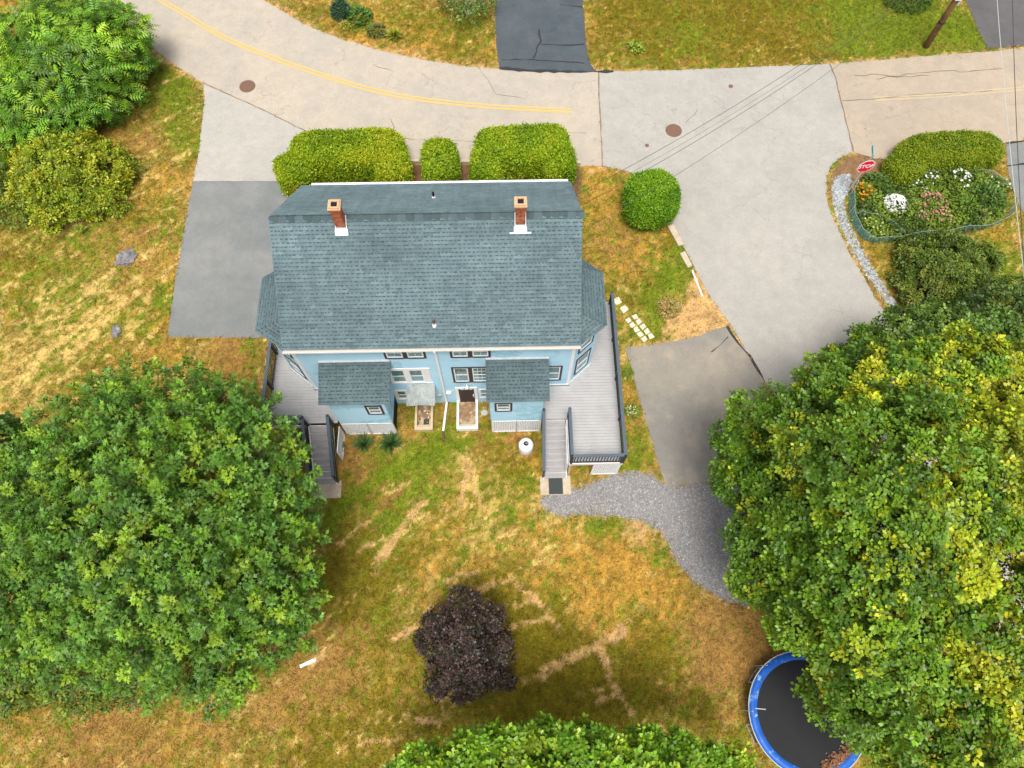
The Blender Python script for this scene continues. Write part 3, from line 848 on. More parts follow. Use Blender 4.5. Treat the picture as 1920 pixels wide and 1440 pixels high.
# bump-out roofs, bay roofs, front porch roof
for x0, x1 in ((.82, 3.60), (7.33, 9.80)):
    pl = [Vector((x0, -1.66, 4.14)), Vector((x1, -1.66, 4.14)), Vector((x1, -.03, 4.66)), Vector((x0, -.03, 4.66))]
    m = MB(); slab(m, pl, .07); pr = m.build('porch_roof', M_shingle, house)
    m = MB(); shingle_poly(m, pl, tone=.74); q = m.build('shingles', M_shingle, pr); q['kind'] = 'stuff'
    m = MB(); m.box(x0, x1, -.10, -.026, 4.66, 4.70); m.build('flashing', M_glow, pr)
for sgn, ox in ((1, W_), (-1, 0)):
    ex = 1.23 if sgn > 0 else 1.38
    pts = [(ox, -.18), (ox + sgn * ex, .78), (ox + sgn * ex, 3.10), (ox, 4.05)]
    e = [Vector((p[0], p[1], 5.74)) for p in pts]
    t = [Vector((ox, .95, 6.50)), Vector((ox, 2.95, 6.50))]
    facets = [[e[0], e[1], t[0]], [e[1], e[2], t[1], t[0]], [e[2], e[3], t[1]]]
    if sgn < 0: facets = [[e[1], e[0], t[0]], [e[2], e[1], t[0], t[1]], [e[3], e[2], t[1]]]
    m = MB()
    for f_ in facets: slab(m, f_, .06)
    br = m.build('bay_roof', M_shingle, house)
    m = MB()
    for f_ in facets: shingle_poly(m, f_, w=.24, tone=.84)
    q = m.build('shingles', M_shingle, br); q['kind'] = 'stuff'
pl = [Vector((10.75, 9.15, 3.72)), Vector((-.45, 9.15, 3.72)), Vector((-.45, 7.08, 4.75)), Vector((10.75, 7.08, 4.75))]
m = MB(); slab(m, pl, .08); pr = m.build('porch_roof', M_shingle, house)
m = MB(); shingle_poly(m, pl, thin=.4); q = m.build('shingles', M_shingle, pr); q['kind'] = 'stuff'
m = MB(); m.box(-.5, 10.80, 9.13, 9.24, 3.60, 3.76); m.box(-.52, -.44, 7.1, 9.2, 3.66, 3.70); m.box(10.74, 10.82, 7.1, 9.2, 3.66, 3.70)
m.build('gutter', M_white_clean, pr)
m = MB()
for x in (-.3, 2.4, 5.15, 7.9, 10.6): m.box(x - .06, x + .06, 8.9, 9.02, 1.2, 3.66)
m.box(-.4, 10.7, 7.08, 9.05, .9, 1.55)
m.build('front_porch', M_white, house)
# gutters and downspout
m = MB(); m.box(X0, X1, -.315, -.235, EZ - .12, EZ - .045); gt = m.build('gutter', M_gutter, house)
MB().box(X0, X1, -.322, -.316, EZ - .13, EZ - .04).build('lip', M_white_clean, gt)
MB().box(X0, X1, -.232, -.05, EZ - .22, EZ - .13).build('fascia', M_white, house)
m = MB(); m.box(X0 + .6, X1 - .1, 2 * RY + .23, 2 * RY + .32, EZ - .12, EZ + .0); m.build('gutter', M_white_clean, house)
m = MB(); m.bar((5.46, -.30, 5.95), (5.44, -.075, 5.62), .08, .07); m.box(5.40, 5.48, -.11, -.028, .12, 5.64); m.bar((5.44, -.08, .16), (5.30, -1.42, .10), .085, .08)
ds = m.build('downspout', M_white_clean, house)
m = MB(); m.tube([(5.30, -1.40, .08), (5.33, -1.92, .05)], .055, 10); m.build('extension_pipe', M_brownpipe, ds)

# windows: dark or white surround, white sash, glass, glazing bars
def window(fr, u0, u1, z0, z1, surround=True, muntin=(2, 2), tmat=None, tw=.085, sash=True):
    m = MB()
    if surround:
        m.fbox(fr, u0 - tw, u0, .0, .055, z0 - tw, z1 + tw); m.fbox(fr, u1, u1 + tw, .0, .055, z0 - tw, z1 + tw)
        m.fbox(fr, u0, u1, .0, .055, z1, z1 + tw); m.fbox(fr, u0, u1, .0, .065, z0 - tw, z0)
    else:
        m.fbox(fr, u0, u1, .0, .03, z0, z1)
    w = m.build('window', tmat or M_navy, house)
    m = MB(); b = .05
    m.fbox(fr, u0, u0 + b, .0, .05, z0, z1); m.fbox(fr, u1 - b, u1, .0, .05, z0, z1); m.fbox(fr, u0 + b, u1 - b, .0, .05, z0, z0 + b * 1.2); m.fbox(fr, u0 + b, u1 - b, .0, .05, z1 - b, z1)
    if sash: m.fbox(fr, u0 + b, u1 - b, .0, .048, (z0 + z1) / 2 - .022, (z0 + z1) / 2 + .022)
    m.build('frame', M_white_clean, w)
    zm = (z0 + z1) / 2
    for a, c, dd in ((z0 + b * 1.2, zm - .022, .030), (zm + .022, z1 - b, .034)):
        p = MB(); p.fbox(fr, u0 + b, u1 - b, .0, dd, a, c); p.build('pane', M_glass, w)
    if muntin:
        p = MB(); nx_, nz_ = muntin
        for i in range(1, nx_): 
            uu = u0 + b + (u1 - u0 - 2 * b) * i / nx_
            p.fbox(fr, uu - .008, uu + .008, .0, .042, z0 + b * 1.2, z1 - b)
        for a, c in ((z0 + b * 1.2, zm - .022), (zm + .022, z1 - b)):
            for i in range(1, nz_):
                zz = a + (c - a) * i / nz_
                p.fbox(fr, u0 + b, u1 - b, .0, .041, zz - .008, zz + .008)
        p.build('muntin', M_white_clean, w)
    return w
RW = frame((0, 0), (W_, 0))[0]
def dbl(u, z, **kw):
    for a, b in u: window(RW, a, b, z[0], z[1], **kw)
dbl(((3.54, 4.16), (4.34, 4.96)), (4.90, 5.80), muntin=(2, 1), tw=.09)
dbl(((6.07, 6.66), (6.84, 7.45)), (4.90, 5.80), muntin=(2, 1), tw=.09)
dbl(((6.00, 6.58),), (2.42, 3.80), muntin=None, tw=.085); dbl(((6.75, 7.34),), (2.42, 3.80), muntin=(3, 2), tw=.085)
dbl(((3.42, 4.00), (4.16, 4.74)), (2.48, 3.70), muntin=None, tmat=M_white_clean, tw=.08)
m = MB(); m.fbox(RW, 4.823, 5.03, .0, .045, 2.40, 3.80); m.fbox(RW, 3.34, 5.05, .0, .06, 2.36, 2.398); m.fbox(RW, 3.34, 5.05, .0, .06, 3.782, 3.86)
m.build('window_surround', M_white_clean, house)
m = MB(); m.fbox(RW, 4.245, 4.25, .0, .05, 4.81, 5.8); m.build('window_mullion', M_navy, house)
window(RW, 9.70, 10.32, 2.48, 3.78, muntin=None)
window(RW, 3.36, 3.78, .62, 1.48, tmat=M_white_clean, tw=.1, muntin=None)
window(RW, 6.97, 7.38, .62, 1.50, tmat=M_white_clean, tw=.05, muntin=None)
BLF = frame((1.08, BF), (3.27, BF))[0]; BRF = frame((7.46, BF), (9.58, BF))[0]
window(BLF, 2.57 - 1.08 - .02, 3.06 - 1.08, 2.66, 3.44, muntin=None)
window(BRF, 7.72 - 7.46, 8.26 - 7.46, 2.74, 3.50, muntin=None)
for bay in (BAYR, BAYL):
    for i, (a, b) in enumerate(zip(bay[:-1], bay[1:])):
        fr, L = frame(a, b); c = L / 2; hwid = .34 if i != 1 else .55
        for z0, z1 in ((2.45, 3.80), (4.55, 5.55)): window(fr, c - hwid, c + hwid, z0, z1, muntin=None)
GR = frame((W_, 0), (W_, D_))[0]
window(GR, 4.6, 5.3, 2.4, 3.8); window(GR, 4.6, 5.3, 4.7, 5.8); window(frame((0, D_), (0, 0))[0], 1.5, 2.2, 4.7, 5.8)
# basement door with frame, knob, glazing
m = MB(); m.fbox(RW, 5.92, 6.05, .0, .07, .02, 1.78); m.fbox(RW, 6.72, 6.86, .0, .07, .02, 1.78); m.fbox(RW, 6.05, 6.72, .0, .07, 1.64, 1.78)
door = m.build('door_frame', M_white_clean, house)
m = MB(); m.fbox(RW, 6.05, 6.72, .0, .04, .03, 1.64); m.build('door', simple('brown_black_door', (.035, .028, .024), .5, .2, 3), door)
m = MB()
for i in range(3): m.fbox(RW, 6.14 + i * .18, 6.28 + i * .18, .04, .046, 1.50, 1.55)
m.build('pane', M_white_clean, door)
m = MB(); m.fbox(RW, 6.65, 6.68, .04, .09, .75, .95); m.build('handle', M_white_clean, door)
# lamp over the door, meter, vent hood
m = MB(); m.lathe((6.45, -.12, 1.95), [(.10, 0), (.085, .05), (.03, .14), (.02, .16)], 16); m.box(6.43, 6.47, -.12, -.02, 2.04, 2.08)
m.build('wall_lamp', M_white_clean, house, True)
m = MB(); m.fbox(RW, 5.10, 5.26, .02, .12, .82, 1.05); m.build('meter_box', M_gutter, house)
m = MB(); m.fbox(RW, 5.52, 5.72, .02, .14, 1.22, 1.36); m.tube([(5.72, -.05, 1.30), (5.95, -.05, 1.62)], .012, 6); m.build('vent_hood', M_white_clean, house)
# sheet metal awning over the left basement door
m = MB(); nb = 12
for i in range(nb):
    u0, u1 = 3.92 + i * 1.18 / nb, 3.92 + (i + 1) * 1.18 / nb
    k0, k1 = (1 - abs(2 * i / nb - 1)) * .10, (1 - abs(2 * (i + 1) / nb - 1)) * .10
    m.add([(u0, -.03, 2.12 + k0), (u1, -.03, 2.12 + k1), (u1 , -.93, 1.98 + k1), (u0, -.93, 1.98 + k0), (u0, -.03, 2.09 + k0), (u1, -.03, 2.09 + k1), (u1, -.93, 1.95 + k1), (u0, -.93, 1.95 + k0)],
          [(0, 3, 2, 1), (4, 5, 6, 7), (3, 7, 6, 2), (0, 1, 5, 4)])
    m.box(u0 - .006, u0 + .006, -.93, -.03, 2.03 + k0 - .03, 2.05 + k0)
aw = m.build('awning', M_metal, house)
m = MB(); m.bar((3.95, -.03, 1.5), (3.95, -.85, 1.96), .03, .03); m.bar((5.07, -.03, 1.5), (5.07, -.85, 1.96), .03, .03); m.build('bracket', M_white, aw)
m = MB(); m.fbox(RW, 4.12, 4.22, 0, .06, .02, 1.75); m.fbox(RW, 4.86, 4.96, 0, .06, .02, 1.75); m.fbox(RW, 4.22, 4.86, 0, .06, 1.65, 1.75)
d2 = m.build('door_frame', M_white_clean, house)
m = MB(); m.fbox(RW, 4.22, 4.86, 0, .04, .03, 1.65); m.build('door', MATS['brown_black_door'], d2)
# vent pipes
def pipe(x, y, z, h, mat):
    m = MB(); m.tube([(x, y, z - .1), (x, y, z + h)], .045, 10); p = m.build('vent_pipe', mat, house)
    m = MB(); m.tube([(x, y, z - .06), (x, y, z + .10)], [.10, .055], 10); m.build('collar', M_white_clean, p)
pipe(5.52, .45, EZ + (.45 + .22) * SLOPE, .42, M_rust); pipe(5.48, 5.4, RZ - (5.4 - RY) * SLOPE, .32, M_soot_shade)

# chimneys: brick by brick
BR_COL = [(.38, .115, .055), (.42, .145, .075), (.32, .09, .045), (.44, .18, .10), (.27, .08, .04), (.40, .13, .06)]
bricks = []
for c in BR_COL:
    m = MB(); m.box(-.099, .099, -.047, .047, 0, .056, c); bricks.append(m.mesh('brick', M_brick))
PALEB = []
for c in ((.60, .40, .24), (.56, .36, .20)):
    m = MB(); m.box(-.099, .099, -.047, .047, 0, .056, c); PALEB.append(m.mesh('brick', M_brick))
def chimney(cx, cy):
    zb, zt = EZ + (cy - .22 + .22) * SLOPE - .25, 10.02
    m = MB(); m.box(cx - .160, cx + .160, cy - .160, cy + .160, zb, zt - .02)
    ch = m.build('chimney', M_mortar, house)
    z = zb; r = 0
    while z < zt - .01:
        half = .170 + (.0 if z < zt - .27 else .016 * min(3, int((z - (zt - .27)) / .066) + 1))
        for side in range(4):
            rot = side * math.pi / 2
            n = 2
            span = 2 * half - .10
            for k in range(n):
                off = -span / 2 + span * (k + .5) / n + (.05 if r % 2 else -.05)
                d = half - .047
                lx, ly = off, -d
                x, y = cx + lx * math.cos(rot) - ly * math.sin(rot), cy + lx * math.sin(rot) + ly * math.cos(rot)
                roofz = EZ + (min(y, 2 * RY - y) + .22) * SLOPE
                if z > roofz - .08:
                    top = z > zt - .08
                    o = link('brick', (rnd.choice(PALEB) if top else rnd.choice(bricks)), ch, (x, y, z), (0, 0, rot + rnd.uniform(-.01, .01)))
                    o.scale = (span / n / .21, 1, 1)
        z += .066; r += 1
    m = MB()
    ri, ro = .105, .185
    for a, b, c2, d in ((-ro, ro, -ro, -ri), (-ro, ro, ri, ro), (-ro, -ri, -ri, ri), (ri, ro, -ri, ri)):
        m.box(cx + a, cx + b, cy + c2, cy + d, zt + .004, zt + .05)
    m.build('crown', simple('chimney_crown_%d' % int(cx), (.50, .32, .19), .9, .3, 14), ch)
    m = MB(); m.box(cx - ri, cx + ri, cy - ri, cy + ri, zt - .03, zt + .008); m.build('flue', M_soot_shade, ch)
    m = MB(); yf = cy - .178; zf = EZ + (yf + .22) * SLOPE
    m.add([(cx - .23, yf - .16, zf - .16 * SLOPE + .04), (cx + .23, yf - .16, zf - .16 * SLOPE + .04), (cx + .23, yf - .005, zf + .06), (cx - .23, yf - .005, zf + .06), (cx - .18, yf - .004, zf + .17), (cx + .18, yf - .004, zf + .17)], [(0, 1, 2, 3), (3, 2, 5, 4)])
    for s in (-1, 1):
        m.bar((cx + s * .19, yf, zf + .06), (cx + s * .19, RY, RZ + .06), .025, .06)
    if cx > 5: m.bar((cx - .38, yf - .17, zf - .17 * SLOPE + .045), (cx + .38, yf - .17, zf - .17 * SLOPE + .045), .06, .03)
    m.build('flashing', M_white_clean, ch)
chimney(2.40, 3.32); chimney(8.72, 3.32)

# lattice skirts under the bump-outs
def lattice(mb, fr, u0, u1, z0, z1, sp=.15, w=.040, d0=.0):
    L, H_ = u1 - u0, z1 - z0
    o, t, n = fr
    for sgn, dd in ((1, d0 + .012), (-1, d0 + .024)):
        k = -H_
        while k < L:
            a0, a1 = max(0, k), min(L, k + H_)
            if a1 - a0 > .02:
                za, zb = a0 - k, a1 - k
                if sgn < 0: za, zb = H_ - za, H_ - zb
                def T(u, z): return (o[0] + t[0] * (u0 + u) + n[0] * dd, o[1] + t[1] * (u0 + u) + n[1] * dd, z0 + z)
                mb.bar(T(a0, za), T(a1, zb), w, .008, (n[0], n[1], 0))
            k += sp
    for a, b, c2, d in ((u0 - .04, u0 + .03, z0, z1), (u1 - .03, u1 + .04, z0, z1), (u0, u1, z1 - .04, z1 + .03), (u0, u1, z0 - .03, z0 + .04)):
        mb.fbox(fr, a, b, d0 + .005, d0 + .04, c2, d)
for fr, L in ((BLF, 2.19), (BRF, 2.12)):
    m = MB(); lattice(m, fr, .06, L / 2, .08, 1.40); lattice(m, fr, L / 2 + .02, L - .06, .08, 1.40)
    m.build('lattice', M_white_clean, house)
for x0, x1 in BUMPS: MB().box(x0 + .05, x1 - .05, BF + .12, -.05, .01, 1.40).build('crawl_space_shade', M_soot_shade, house)  # black box stands in for the shade behind the lattice
for x0, x1 in BUMPS:
    for x in (x0, x1 - .08):
        m = MB(); m.box(x, x + .08, BF - .035, BF + .05, .0, 1.50); m.build('skirt_post', M_white_clean, house)

# ------------------------------------------------------------------ decks
DZ = 1.85
board_mesh = {}
def deck_part(root, name, mb, mat): return mb.build(name, mat, root)
def clipx(y, right):                                        # inner edge of the deck boards beside the house
    if right:
        if y < -1.57: return 10.66
        if y < -.03: return 9.62
        if y < .92: return 10.80 + (y - .05) * 1.092 if y > .05 else 10.80
        if y < 2.95: return 11.76
        return max(10.80, 11.76 - (y - 2.95) * 1.19)
    if y < -.03: return 1.05
    if y < .92: return -.05 - max(0, y - .05) * 1.207
    if y < 2.95: return -1.11
    return min(-.05, -1.11 + (y - 2.95) * 1.31)
def rail(root, a, b, n_post=2, flat=True, bal=.115, z=DZ, h=1.0, zb=None, posts=True):
    """Rail from a to b (plan points); zb gives the far end's foot height on a stair."""
    a, b = Vector((a[0], a[1], z)), Vector((b[0], b[1], z if zb is None else zb))
    up = Vector((0, 0, 1))
    m = MB(); m.bar(a + up * h, b + up * h, .125, .04); deck_part(root, 'handrail', m, M_slate)
    m = MB(); m.bar(a + up * (h - .05), b + up * (h - .05), .04, .05); m.bar(a + up * .12, b + up * .12, .04, .05); deck_part(root, 'rail', m, M_black)
    L = (b - a).length; n = int(L / bal)
    key = ('bal', round(h, 2))
    if key not in board_mesh:
        mm = MB(); mm.box(-.016, .016, -.016, .016, .10, h - .06); board_mesh[key] = mm.mesh('baluster', M_black)
    for i in range(1, n):
        p = a.lerp(b, i / n)
        link('baluster', board_mesh[key], root, p)
    if posts:
        for i in range(n_post):
            p = a.lerp(b, i / (n_post - 1) if n_post > 1 else 0)
            m = MB(); m.box(p.x - .045, p.x + .045, p.y - .045, p.y + .045, p.z - .02, p.z + h + .005); m.box(p.x - .055, p.x + .055, p.y - .055, p.y + .055, p.z + h - .06, p.z + h + .024 - .022)
            deck_part(root, 'post', m, M_black)
def stairs(root, x0, x1, ytop, n=9, run=.226):
    rise = (DZ - .06) / (n + .5)
    for i in range(n):
        z = DZ - rise * (i + 1); y = ytop - run * i
        m = MB(); m.box(x0, x1, y - run - .02, y - run / 2 - .004, z - .03, z); m.box(x0, x1, y - run / 2 + .004, y - .012, z - .03, z)
        t = deck_part(root, 'tread', m, M_tread)
        m = MB(); m.box(x0 + .005, x1 - .005, y - .010, y + .004, z + .002, z + rise - .032); m.build('riser', M_riser, t)
    ye = ytop - run * n
    for x in (x0 - .04, x1 + .04):
        m = MB(); m.add([(x - .02, ytop, DZ - .03), (x - .02, ye - .02, DZ - rise * n), (x - .02, ye - .02, .0), (x - .02, ytop, DZ - .45), (x + .02, ytop, DZ - .03), (x + .02, ye - .02, DZ - rise * n), (x + .02, ye - .02, .0), (x + .02, ytop, DZ - .45)],
                         [(0, 1, 2, 3), (4, 7, 6, 5), (0, 4, 5, 1), (1, 5, 6, 2), (2, 6, 7, 3), (3, 7, 4, 0)])
        deck_part(root, 'stringer', m, M_white_clean)
    return ye, rise
deckR = empty('side_deck', (HX, HY, 0), HA); tag(deckR, 'long pale grey deck with slate railing and stairs beside the white tank', 'deck')
deckL = empty('side_deck', (HX, HY, 0), HA); tag(deckL, 'pale grey deck and stairs half hidden under the large round tree', 'deck')
y = -3.46
while y < 3.9:
    a, b = clipx(y + .065, True), 12.80
    m = MB(); m.box(a, b, y, y + .128, DZ - .028, DZ + rnd.uniform(-.002, .002)); deck_part(deckR, 'deck_board', m, M_deck)
    if -1.62 < y: 
        a, b = clipx(y + .065, False), -1.80
        if y < 3.4:
            m = MB(); m.box(b, a, y, y + .128, DZ - .028, DZ + rnd.uniform(-.002, .002)); deck_part(deckL, 'deck_board', m, M_deck)
    y += .135
m = MB(); m.box(12.81, 12.84, -3.50, 3.95, DZ - .24, DZ - .002); m.box(10.62, 12.84, -3.53, -3.50, DZ - .24, DZ - .002); m.box(10.62, 10.65, -3.50, -1.6, DZ - .24, DZ - .03); deck_part(deckR, 'rim_joist', m, M_white_clean)
m = MB(); m.box(-1.86, -1.83, -1.66, 3.4, DZ - .24, DZ - .002); m.box(-1.86, -.16, -1.68, -1.65, DZ - .24, DZ - .002); deck_part(deckL, 'rim_joist', m, M_white_clean)
m = MB()
for i in range(12): m.box(10.7, 12.79, -3.4 + i * .55, -3.36 + i * .55, DZ - .2, DZ - .03) if i < 6 else None
deck_part(deckR, 'joist', m, M_tan)
for x, yy in ((12.72, -3.42), (10.72, -3.42), (12.72, -.5), (12.72, 2.6)):
    m = MB(); m.box(x - .05, x + .05, yy - .05, yy + .05, g(HY + yy + .2) - .05, DZ - .03); deck_part(deckR, 'support_post', m, M_tan)
for x, yy in ((-1.74, -1.58), (-1.74, 1.2), (-.2, -1.58)):
    m = MB(); m.box(x - .05, x + .05, yy - .05, yy + .05, g(HY + yy) - .05, DZ - .03); deck_part(deckL, 'support_post', m, M_tan)
rail(deckR, (12.80, -3.50), (12.80, 3.85), 5)
rail(deckR, (12.74, -3.50), (10.70, -3.50), 2)
rail(deckR, (10.68, -3.46), (10.68, -1.50), 2)
yeR, rise = stairs(deckR, 9.70, 10.58, -1.60)
rail(deckR, (9.63, -1.50), (9.63, yeR + .05), 2, h=.95, zb=DZ - rise * 8.9)
rail(deckL, (-1.82, -1.62), (-1.82, 3.3), 4)
rail(deckL, (-1.76, -1.64), (-.20, -1.64), 2)
yeL, rise = stairs(deckL, -.12, .74, -1.66)
rail(deckL, (-.18, -1.66), (-.18, yeL + .05), 2, h=.95, zb=DZ - rise * 8.9)
rail(deckL, (.84, -1.60), (.84, yeL + .05), 2, h=.95, zb=DZ - rise * 8.9)
m = MB(); lattice(m, frame((10.68, -3.47), (12.80, -3.47))[0], 1.02, 2.08, .10, DZ - .30); deck_part(deckR, 'lattice', m, M_white_clean)
m = MB(); lattice(m, frame((12.78, -3.4), (12.78, 3.6))[0], .05, 6.2, .35, DZ - .30); deck_part(deckR, 'lattice', m, M_white_clean)
m = MB(); lattice(m, frame((10.62, -1.7), (10.62, -3.5))[0], .05, 1.7, .10, DZ - .30, sp=.2); deck_part(deckR, 'lattice', m, M_white_clean)
m = MB(); lattice(m, frame((.92, yeL + .2), (.92, -1.5))[0], .9, 2.0, .05, 1.1, sp=.13); deck_part(deckL, 'lattice', m, M_white_clean)

def on_house(name, label, cat, mb, mat, smooth=False):
    o = mb.build(name, mat, None, smooth); o.location = (HX, HY, 0); o.rotation_euler = (0, 0, HA)
    return tag(o, label, cat)
m = MB(); m.box(9.50, 10.80, -4.36, yeR + .10, -.05, .075); on_house('concrete_pad', 'tan concrete pad under the dark mat at the deck stairs', 'pad', m, M_concrete)
m = MB(); m.box(9.86, 10.46, -4.34, yeR + .0, .079, .095)
for i in range(11): m.box(9.88 + i * .053, 9.90 + i * .053, -4.32, yeR - .04, .095, .101)
on_house('door_mat', 'dark grey rubber mat at the foot of the deck stairs', 'mat', m, M_mat_rubber)
m = MB(); m.box(-.30, .98, -4.32, yeL + .12, -.05, .07); on_house('concrete_pad', 'brown concrete pad below the stairs under the round tree', 'pad', m, M_concrete)
# sunken landings at the basement doors
def landing(x0, x1, label, stone):
    r = empty('door_landing', (HX, HY, 0), HA); tag(r, label, 'landing')
    t = .10
    m = MB(); m.box(x0, x1, -1.16, -.04, .0, .05); m.build('floor', M_dirt, r)
    for a, b in ((x0, x0 + t), (x1 - t, x1)):
        m = MB(); m.box(a, b, -1.40, -.05, .0, .30); m.build('side_wall', M_tan if not stone else M_white, r)
    m = MB(); m.box(x0 + t, x1 - t, -1.40, -1.26, .0, .285); m.build('front_wall', M_tan if not stone else M_white, r)
    m = MB(); m.box(x0 + t, x1 - t, -1.26, -1.13, .0, .16); m.build('step', M_concrete, r)
    return r
lA = landing(4.05, 4.85, 'tan timber door landing filled with dirt below the metal awning', False)
m = MB()
for i in range(26):
    x, yy, s = rnd.uniform(4.18, 4.72), rnd.uniform(-1.1, -.3), rnd.uniform(.02, .05)
    m.lathe((x, yy, .05), [(s, 0), (s * .9, s * .6), (s * .3, s)], 6, rnd.choice(((.5, .4, .3), (.25, .16, .1), (.65, .6, .5), (.1, .08, .06))))
dd = m.build('debris', M_stone, lA); dd['kind'] = 'stuff'
m = MB(); m.box(4.42, 4.66, -1.08, -.82, .052, .075); m.build('stone_block', M_mat_rubber, lA)
lB = landing(5.90, 6.84, 'white walled door landing below the dark basement door', True)
m = MB(); m.lathe((7.12, -.55, .03), [(.14, 0), (.15, .02), (.12, .03)], 20); on_house('drain_cover', 'grey round cover on the ground beside the dark basement door', 'cover', m, M_glow)
# white upright tank on the lawn
tk = empty('storage_tank', hw(8.92, -2.30, 0)); tag(tk, 'white upright gas tank on the lawn beside the deck stairs', 'tank')
m = MB(); m.lathe((0, 0, .03), [(.24, 0), (.30, .04), (.32, .10), (.32, .62), (.30, .70), (.22, .765), (.13, .79)], 36); m.build('body', M_white, tk, True)
m = MB(); m.lathe((0, 0, .80), [(.125, 0), (.13, .07), (.115, .075), (.112, .02)], 24); m.build('collar', M_white, tk, True)
m = MB(); m.tube([(0, 0, .79), (0, 0, .86)], .03, 8); m.tube([(.0, 0, .83), (.09, .02, .85)], .015, 6); m.build('valve', M_glow, tk)
m = MB(); m.lathe((0, 0, 0), [(.25, 0), (.25, .035), (.22, .035)], 24); m.build('foot_ring', M_glow, tk)

# ------------------------------------------------------------------ foliage tools
MAPLE_V = np.array([(0, 0, 0), (-.52, .28, -.05), (-.20, .48, .02), (-.33, .80, -.03), (0, 1.0, -.08), (.33, .80, -.03), (.20, .48, .02), (.52, .28, -.05)])
MAPLE_F = np.array([(0, 2, 1), (0, 3, 2), (0, 4, 3), (0, 5, 4), (0, 6, 5), (0, 7, 6)])
TRI_V = np.array([(0, 0, 0), (-.46, .42, -.05), (-.13, .55, .03), (0, 1.0, -.08), (.13, .55, .03), (.46, .42, -.05)])
TRI_F = np.array([(0, 2, 1), (0, 3, 2), (0, 4, 3), (0, 5, 4)])
KITE_V = np.array([(0, 0, 0), (-.28, .5, .06), (0, 1.0, -.05), (.28, .5, .06)])
KITE_F = np.array([(0, 2, 1), (0, 3, 2)])
BLADE_V = np.array([(-.05, 0, 0), (.05, 0, 0), (.06, .5, .12), (-.06, .5, .12), (0, 1.0, .02)])
BLADE_F = np.array([(0, 1, 2), (0, 2, 3), (3, 2, 4)])
pv = [(0, 0, 0), (0, 1.0, -.12)]; pf = []
for i in range(4):
    t = .18 + i * .2; s = .30 * (1 - .45 * abs(t - .45)); zc = -.12 * t
    for sg in (-1, 1):
        n0 = len(pv); pv += [(0, t - .07, zc + .01), (0, t + .08, zc + .01), (sg * s, t + .10, zc - .05)]; pf.append((n0, n0 + 1, n0 + 2) if sg < 0 else (n0, n0 + 2, n0 + 1))
n0 = len(pv); pv += [(-.06, .92, -.11), (.06, .92, -.11), (0, 1.12, -.16)]; pf.append((n0, n0 + 1, n0 + 2))
PINN_V, PINN_F = np.array(pv), np.array(pf)
OVAL_V = np.array([(0, 0, 0), (-.24, .3, .05), (-.22, .68, .04), (0, 1.0, -.06), (.22, .68, .04), (.24, .3, .05)])
OVAL_F = np.array([(0, 2, 1), (0, 3, 2), (0, 4, 3), (0, 5, 4)])
def unit(a): return a / np.maximum(np.linalg.norm(a, axis=-1, keepdims=True), 1e-9)
def rand_dirs(n, r=rng):
    return unit(r.standard_normal((n, 3)))
def leaf_mesh(name, c, d, nrm, size, col, shape, mat):
    LV, LF = shape
    d = unit(d); side = unit(np.cross(d, nrm)); up = np.cross(side, d)
    V = c[:, None] + size[:, None, None] * (LV[None, :, 0:1] * side[:, None] + LV[None, :, 1:2] * d[:, None] + LV[None, :, 2:3] * up[:, None])
    k = len(LV); n = len(c)
    F = (LF[None] + (np.arange(n) * k)[:, None, None]).reshape(-1, 3)
    return np_mesh(name, V.reshape(-1, 3), F, np.repeat(col, k, 0), mat)
def rosettes(cc, nn, per, rad, size, tilt=(-.25, .9), sv=.3, r=rng):
    """Leaves radiating from each shoot tip."""
    n = len(cc) * per
    c = np.repeat(cc, per, 0); nv = np.repeat(nn, per, 0)
    t = rand_dirs(n, r); t = unit(t - nv * (t * nv).sum(-1, keepdims=True))
    al = r.uniform(tilt[0], tilt[1], n)[:, None]
    d = unit(t * np.cos(al) + nv * np.sin(al) + .12 * r.standard_normal((n, 3)))
    up = unit(nv * np.cos(al) - t * np.sin(al) + .15 * r.standard_normal((n, 3)))
    pos = c + d * (rad * r.uniform(.05, .75, n))[:, None] + nv * (rad * r.uniform(-.25, .2, n))[:, None]
    s = size * r.uniform(1 - sv, 1 + sv, n)
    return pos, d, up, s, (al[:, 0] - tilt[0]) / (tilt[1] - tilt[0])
def tints(k, per, pal, r=rng, leafvar=.16, lumps=None):
    pal = np.array(pal)
    i = r.integers(0, len(pal), k) if lumps is None else lumps
    c = pal[i] * r.uniform(.82, 1.18, (k, 1))
    c = np.repeat(c, per, 0)
    return c * r.uniform(1 - leafvar, 1 + leafvar, (k * per, 1)) * (1 + .06 * r.standard_normal((k * per, 3)))
